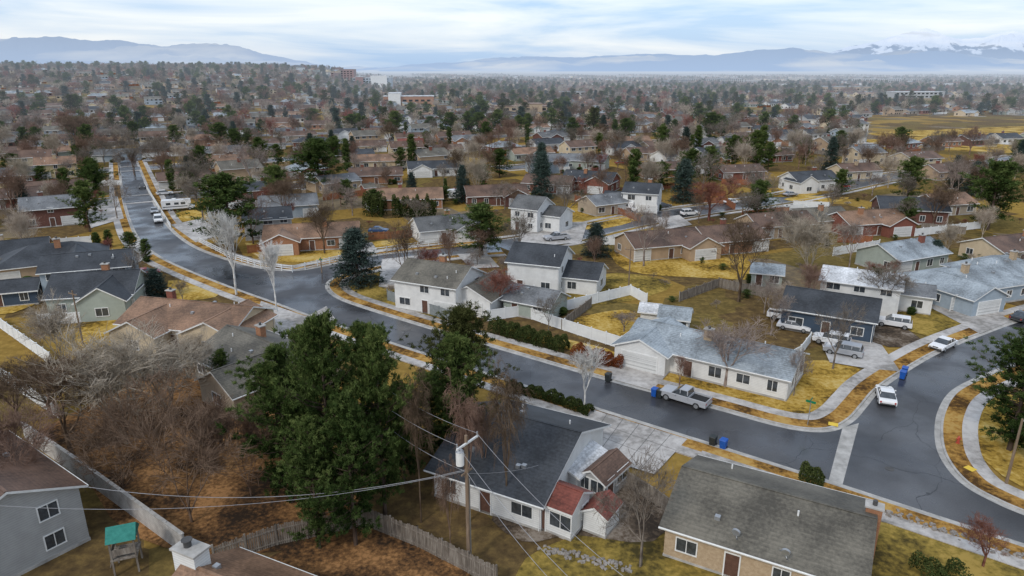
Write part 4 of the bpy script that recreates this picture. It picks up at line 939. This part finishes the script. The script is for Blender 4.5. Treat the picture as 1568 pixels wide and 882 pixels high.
# ---------------------------------------------------------------- vehicles
def wheels(K, xs, w, r=.34):
    for x in xs:
        for s in (-1, 1):
            K.cyl('wheels', 'black_rubber', (x, s*(w/2-.2), r), (x, s*(w/2+.02), r), r, k=18); K.cyl('rims', 'metal_grey', (x, s*(w/2), r), (x, s*(w/2+.035), r), r*.6, k=12)
def prof(K, part, m, pts, w, tw=None):
    n = len(pts); vs = []; zmax = max(p[1] for p in pts); zmin = min(p[1] for p in pts)
    for s in (-1, 1):
        for x, z in pts: vs.append((x, s*w/2*(1-(1-(tw or 1))*max(0, (z-zmin)/(zmax-zmin))), z))
    K.add(part, m, vs, [tuple(range(n)), tuple(range(2*n-1, n-1, -1))]+[(i, i+n, (i+1) % n+n, (i+1) % n) for i in range(n)])
def car(kind, a, b, ang, paint, name=None):
    K = Kit(); p = 'paint_'+paint
    if kind == 'pickup':
        w = 2.0; L = 2.85
        prof(K, 'body', p, [(-L, .45), (L-.1, .45), (L, .6), (L-.05, 1.0), (L-.2, 1.12), (1.35, 1.2), (-.75, 1.2), (-.75, .8), (-L, .8)], w)
        for s in (-1, 1): K.box('bed_sides', p, (-1.8, s*.95, 1.0), (2.1, .1, .44))
        K.box('tailgate', p, (-L+.05, 0, 1.0), (.1, 1.8, .44)); K.box('bed_liner', 'black_rubber', (-1.8, 0, .9), (2.0, 1.78, .18))
        prof(K, 'cabin_glass', 'glass', [(1.3, 1.19), (.55, 1.78), (-.55, 1.8), (-.72, 1.19)], w*.95, .8); prof(K, 'cabin_roof', p, [(.45, 1.77), (.35, 1.86), (-.5, 1.86), (-.6, 1.79)], w*.8)
        for s in (-1, 1): K.box('pillars', p, (.25, s*.84, 1.5), (.1, .12, .62)); K.box('pillars', p, (-.62, s*.84, 1.5), (.14, .12, .62))
        wheels(K, (-1.75, 1.85), w, .42); lx = L; hz = .9
    elif kind == 'suv':
        w = 1.9; L = 2.4
        prof(K, 'body', p, [(-L, .4), (L-.1, .4), (L, .6), (L-.05, .9), (L-.25, 1.05), (1.2, 1.12), (-L+.05, 1.12), (-L, .9)], w)
        prof(K, 'cabin_glass', 'glass', [(1.15, 1.11), (.5, 1.66), (-2.05, 1.68), (-2.33, 1.11)], w*.95, .84); prof(K, 'cabin_roof', p, [(.4, 1.65), (.3, 1.75), (-2.0, 1.75), (-2.1, 1.66)], w*.82)
        for s in (-1, 1):
            for x in (.0, -1.0, -2.0): K.box('pillars', p, (x, s*.82, 1.4), (.12, .1, .56))
        wheels(K, (-1.5, 1.5), w, .38); lx = L; hz = .85
    else:
        w = 1.82; L = 2.3
        prof(K, 'body', p, [(-L, .38), (-L, .75), (-L+.15, .92), (-1.5, .96), (1.0, .92), (1.95, .8), (L-.02, .68), (L, .38)], w)
        prof(K, 'cabin_glass', 'glass', [(1.05, .91), (.3, 1.36), (-1.0, 1.38), (-1.75, .95)], w*.93, .78); prof(K, 'cabin_roof', p, [(.2, 1.35), (.1, 1.43), (-.9, 1.43), (-1.0, 1.37)], w*.77)
        for s in (-1, 1): K.box('pillars', p, (-.3, s*.75, 1.17), (.09, .1, .44)); K.box('pillars', p, (-1.15, s*.75, 1.17), (.14, .1, .42))
        wheels(K, (-1.4, 1.4), w, .33); lx = L; hz = .68
    for s in (-1, 1):
        K.box('headlights', 'lamp_clear', (lx-.03, s*w*.36, hz), (.12, .34, .16)); K.box('tail_lights', 'lamp_red', (-lx+.02, s*w*.40, hz), (.08, .2, .22))
        K.box('mirrors', p, (.75, s*(w/2+.09), 1.12 if kind != 'sedan' else .97), (.14, .2, .13))
    K.box('bumper', 'dark_trim', (lx-.02, 0, .48), (.1, w*.9, .16)); K.box('bumper', 'dark_trim', (-lx+.02, 0, .48), (.1, w*.9, .16)); K.box('grille', 'dark_trim', (lx-.01, 0, .7), (.06, w*.4, .14))
    x, y = G(a, b)
    K.finish(name or {'pickup': 'pickup_truck', 'suv': 'parked_suv', 'sedan': 'parked_car'}[kind], (x, y, .02 if near_road(x, y, 9) else .15), rad(ang), bevel=.05)
car('pickup', 1048, 616, 142, 'silver'); car('suv', 1367, 500, 150, 'white'); car('suv', 1272, 528, 150, 'white'); car('suv', 1290, 543, 148, 'silver'); car('sedan', 1443, 533, 215, 'white'); car('sedan', 1355, 612, 68, 'white')
car('sedan', 1480, 462, -20, 'silver'); car('suv', 1503, 452, -20, 'blue'); car('suv', 1440, 444, 60, 'grey'); car('sedan', 1510, 466, -20, 'white'); car('sedan', 1215, 506, -30, 'white'); car('pickup', 1205, 492, -30, 'white')
car('suv', 243, 340, -62, 'white'); car('sedan', 237, 326, -62, 'silver'); car('sedan', 218, 288, -62, 'black'); car('pickup', 852, 368, 200, 'silver'); car('suv', 835, 345, 190, 'black')
car('sedan', 580, 357, 0, 'blue'); car('suv', 1056, 330, 15, 'white'); car('sedan', 1565, 490, 30, 'black'); car('sedan', 700, 296, 15, 'red'); car('suv', 610, 262, 15, 'black'); car('sedan', 160, 398, 30, 'silver'); car('sedan', 225, 422, 30, 'red')
for q in [(1015, 318), (1120, 312), (1210, 300), (950, 252), (540, 262), (1290, 288), (230, 248), (190, 245)]: car('sedan', q[0], q[1], 20, R.choice(['white', 'silver', 'black', 'red', 'grey']))
for run in lat:
    for p, q in zip(run, run[1:]):
        if math.hypot(*p) < 520 and R.random() < .35:
            an = math.atan2(q[1]-p[1], q[0]-p[0]); s = R.choice([-3.4, 3.4]); x, y = p[0]-math.sin(an)*s, p[1]+math.cos(an)*s
            K = Kit(); pp = 'paint_'+R.choice(['white', 'silver', 'black', 'red', 'grey', 'white']); prof(K, 'body', pp, [(-2.3, .38), (-2.3, .9), (1.0, .92), (2.28, .75), (2.3, .38)], 1.85); prof(K, 'cabin_glass', 'glass', [(1.05, .9), (.3, 1.4), (-1.5, 1.42), (-2.1, .9)], 1.7, .8); K.box('cabin_roof', pp, (-.6, 0, 1.46), (1.7, 1.35, .08)); wheels(K, (-1.4, 1.4), 1.82); K.finish('parked_car', (x, y, gh(x, y)+.06), an)
def rv(a, b, ang):
    K = Kit(); prof(K, 'body', 'paint_white', [(-3.6, .6), (2.6, .6), (3.0, 1.4), (3.6, 2.1), (3.5, 2.9), (-3.5, 3.0), (-3.7, 2.6)], 2.3)
    prof(K, 'cab', 'paint_white', [(2.4, .5), (4.3, .5), (4.4, 1.0), (3.6, 1.3), (2.9, 1.9), (2.4, 1.9)], 2.0)
    for x in (-2, 0, 1.6):
        for s in (-1, 1): K.box('windows', 'glass', (x, s*1.155, 2.0), (1.1, .03, .6))
    for s in (-1, 1): K.box('stripe', 'paint_grey', (-.4, s*1.156, 1.2), (6.0, .02, .25))
    K.box('air_conditioner', 'white_trim', (-.5, 0, 3.1), (1, .8, .3)); wheels(K, (-1.9, 3.1), 2.2, .4); x, y = G(a, b); K.finish('motorhome', (x, y, .03), rad(ang), bevel=.07)
rv(272, 322, 25); rv(950, 324, -20); rv(705, 305, 20)
x, y = G(654, 460); K = Kit()
prof(K, 'tarp', 'siding_white', [(-2.6, .7), (2.9, .9), (2.2, 1.7), (0, 2.4), (-1.6, 2.3), (-2.5, 1.4)], 2.2, .35); K.box('trailer_frame', 'metal_grey', (0, 0, .55), (6, .2, .12)); wheels(K, (-.4,), 1.8, .33); K.finish('covered_boat', (x, y, .02), rad(-30), bevel=.15)
# ---------------------------------------------------------------- street furniture
def bin_(a, b, m, ang=0):
    x, y = G(a, b); K = Kit(); K.box('bin', m, (0, 0, .52), (.52, .60, .92), top=(1.22, 1.2)); K.box('lid', m, (0, -.02, 1.03), (.70, .80, .08), top=(.9, .85)); K.box('handle', m, (0, .42, .98), (.5, .06, .06))
    for s in (-1, 1): K.cyl('wheels', 'black_rubber', (s*.24, .3, .12), (s*.32, .3, .12), .12, k=10)
    K.finish('wheelie_bin', (x, y, .03), rad(ang))
for q in [(1002, 607, 'blue_plastic'), (1010, 609, 'dark_plastic'), (1107, 687, 'blue_plastic'), (1091, 682, 'dark_plastic'), (1384, 574, 'blue_plastic'), (1381, 580, 'blue_plastic'), (931, 584, 'dark_plastic'), (1557, 489, 'blue_plastic'), (618, 440, 'blue_plastic')]: bin_(*q, ang=-38)
x, y = G(1466, 680); K = Kit()
K.cyl('barrel', 'hydrant_red', (0, 0, 0), (0, 0, .62), .14, .12); K.cyl('bonnet', 'hydrant_red', (0, 0, .62), (0, 0, .78), .15, .05); K.cyl('flange', 'hydrant_red', (0, 0, 0), (0, 0, .06), .2); K.cyl('outlets', 'hydrant_red', (-.24, 0, .48), (.24, 0, .48), .07); K.finish('fire_hydrant', (x, y, .13))
x, y = G(1236, 653); K = Kit()
K.cyl('post', 'metal_grey', (0, 0, 0), (0, 0, 2.9), .04); K.box('name_plate', 'sign_green', (0, 0, 2.8), (1.0, .03, .24)); K.box('name_plate', 'sign_green', (0, 0, 3.06), (.03, 1.0, .24)); K.finish('street_name_sign', (x, y, .1), rad(-38))
x, y = G(1540, 742); K = Kit()
K.cyl('pole', 'polewood', (0, 0, 0), (0, 0, 6.6), .13, .09); K.cyl('arm', 'metal_grey', (0, 0, 6.3), (1.2, .3, 6.8), .04); K.box('lamp_head', 'metal_grey', (1.45, .36, 6.8), (.7, .28, .16)); K.box('lens', 'lamp_clear', (1.5, .37, 6.71), (.4, .2, .05)); K.finish('street_lamp', (x, y, .1))
for q in [(493, 418), (128, 530), (962, 448)]:
    x, y = G(*q); K = Kit(); hh = 3 if q[0] == 493 else 8
    K.cyl('pole', 'polewood', (0, 0, 0), (0, 0, hh), .12, .09)
    if hh > 4: K.box('crossarm', 'polewood', (0, 0, hh-.5), (2, .1, .12)); [K.cyl('insulators', 'metal_grey', (s, 0, hh-.44), (s, 0, hh-.25), .05) for s in (-.9, 0, .9)]
    else: K.box('sign_face', 'sign_green', (0, 0, 2.6), (.8, .03, .3))
    K.finish('utility_pole' if hh > 4 else 'street_name_sign', (x, y, 0), rad(-30))
PX, PY = G(718, 866)
K = Kit(); K.cyl('pole', 'polewood', (0, 0, 0), (0, 0, 11.2), .17, .12)
K.box('crossarm', 'white_trim', (.1, 0, 10.6), (2.4, .12, .14), rad(55)); K.cyl('insulators', 'metal_grey', (-.6, -.8, 10.65), (-.6, -.8, 10.95), .06); K.cyl('insulators', 'metal_grey', (.75, .95, 10.65), (.75, .95, 10.95), .06)
K.cyl('transformer', 'white_trim', (-.45, -.15, 8.9), (-.45, -.15, 10.0), .30, k=18); K.cyl('transformer_lid', 'metal_grey', (-.45, -.15, 10.0), (-.45, -.15, 10.1), .33, .2, k=18); K.cyl('bushings', 'dark_trim', (-.45, -.15, 10.1), (-.45, -.15, 10.4), .05)
K.box('bracket', 'metal_grey', (-.2, -.07, 9.7), (.4, .08, .08)); K.box('lower_crossarm', 'polewood', (0, 0, 8.2), (1.2, .1, .12), rad(55)); K.cyl('conduit', 'metal_grey', (.17, .05, 0), (.17, .05, 7.6), .05)
K.finish('utility_pole', (PX, PY, 0))
P2 = G(507, 532, 11); K = Kit(); K.cyl('pole', 'bark_pale', (0, 0, 0), (0, 0, 11), .2, .15); K.box('crossarm', 'polewood', (0, 0, 10.4), (2.2, .12, .14), rad(40)); K.finish('utility_pole', (*P2, 0))
def wire(p, q, sag, r=.016):
    K = Kit(); p, q = Vector(p), Vector(q); n = 14; pts = [p.lerp(q, i/n)-Vector((0, 0, sag*4*(i/n)*(1-i/n))) for i in range(n+1)]
    for a, b in zip(pts, pts[1:]): K.cyl('w', 'wire', a, b, r, k=4)
    K.finish('power_line')
p2 = lambda a, b, z: (*G(a, b, z), z)
wire((PX-.6, PY-.8, 10.9), (P2[0]-.5, P2[1]-.5, 10.5), 1.); wire((PX+.7, PY+.9, 10.9), (P2[0]+.5, P2[1]+.5, 10.5), 1.); wire((PX, PY, 8.2), (P2[0], P2[1], 8.0), 1.2, .022)
wire((PX-.6, PY-.8, 10.9), p2(1000, 1000, 9), 1.); wire((PX+.7, PY+.9, 10.9), p2(1060, 960, 9), 1.); wire((PX, PY, 8.2), p2(960, 1000, 7), 1.); wire((PX, PY, 8.4), p2(130, 745, 5.5), 1.6, .022)
wire((PX, PY, 8.1), p2(860, 700, 3.3), .5); wire((PX, PY, 8.3), p2(-60, 770, 8), 1.6)
x, y = G(198, 868); K = Kit()
for sx in (-.8, .8):
    for sy in (-.8, .8): K.box('posts', 'oldwood', (sx, sy, 1.5), (.12, .12, 3.0))
K.box('platform', 'oldwood', (0, 0, 1.4), (1.8, 1.8, .1)); K.box('rails', 'oldwood', (0, -.8, 2.0), (1.6, .06, .5)); K.box('rails', 'oldwood', (-.8, 0, 2.0), (.06, 1.6, .5))
K.add('canopy', 'green_canvas', [(-1, -1, 2.95), (1, -1, 2.95), (1, 1, 2.95), (-1, 1, 2.95), (-1, 0, 3.8), (1, 0, 3.8)], [(0, 1, 5, 4), (2, 3, 4, 5), (1, 2, 5), (3, 0, 4)])
for i in range(6): K.box('ladder', 'oldwood', (-.95-.1*(5-i)*.6, .4, .2+i*.22), (.06, .5, .05))
K.finish('play_tower', (x, y, 0), rad(20))
# ---------------------------------------------------------------- light, world, camera
w = bpy.data.worlds.new('World'); scene.world = w; w.use_nodes = True; nt = w.node_tree; l = nt.links.new; nt.nodes.clear()
EL, AZ = 42, 215
sky = N(nt, 'ShaderNodeTexSky', sky_type='NISHITA'); sky.sun_disc = False; sky.sun_elevation = rad(EL); sky.sun_rotation = rad(AZ); sky.dust_density = 2
bg1 = N(nt, 'ShaderNodeBackground'); l(sky.outputs[0], bg1.inputs[0]); bg1.inputs[1].default_value = .05
tc = N(nt, 'ShaderNodeTexCoord'); mp = N(nt, 'ShaderNodeMapping'); mp.inputs['Scale'].default_value = (1.6, 1.6, 13); mp.inputs['Location'].default_value = (.35, .1, .25); l(tc.outputs['Generated'], mp.inputs[0])
no = N(nt, 'ShaderNodeTexNoise'); no.inputs['Scale'].default_value = 1.5; no.inputs['Detail'].default_value = 6; no.inputs['Roughness'].default_value = .54; no.inputs['Distortion'].default_value = .4; l(mp.outputs[0], no.inputs[0])
cr = N(nt, 'ShaderNodeValToRGB'); l(no.outputs[0], cr.inputs[0]); e = cr.color_ramp.elements; e[0].position = .38; e[0].color = (.36, .52, .76, 1); e[1].position = .60; e[1].color = (.77, .80, .84, 1)
q = e.new(.48); q.color = (.58, .67, .80, 1)
bg2 = N(nt, 'ShaderNodeBackground'); l(cr.outputs[0], bg2.inputs[0]); bg2.inputs[1].default_value = 1.0
ad_ = N(nt, 'ShaderNodeAddShader'); l(bg1.outputs[0], ad_.inputs[0]); l(bg2.outputs[0], ad_.inputs[1]); wo = N(nt, 'ShaderNodeOutputWorld'); l(ad_.outputs[0], wo.inputs[0])
sd = bpy.data.lights.new('sun', 'SUN'); sd.energy = 1.5; sd.angle = rad(10); sd.color = (1, .96, .90); so = link(bpy.data.objects.new('sun', sd))
d = Vector((math.sin(rad(AZ))*math.cos(rad(EL)), math.cos(rad(AZ))*math.cos(rad(EL)), math.sin(rad(EL)))); so.rotation_euler = d.to_track_quat('Z', 'Y').to_euler(); so.location = (0, 0, 80)
cd = bpy.data.cameras.new('camera'); cd.lens = 24; cd.sensor_width = 36; cd.clip_end = 90000; cd.clip_start = .5
co = link(bpy.data.objects.new('camera', cd)); co.location = (0, 0, CH); co.rotation_euler = (rad(90)-PITCH, 0, 0); scene.camera = co
scene.view_settings.view_transform = 'Standard'; scene.view_settings.look = 'None'; scene.view_settings.exposure = 0
print('objects', len(bpy.data.objects))
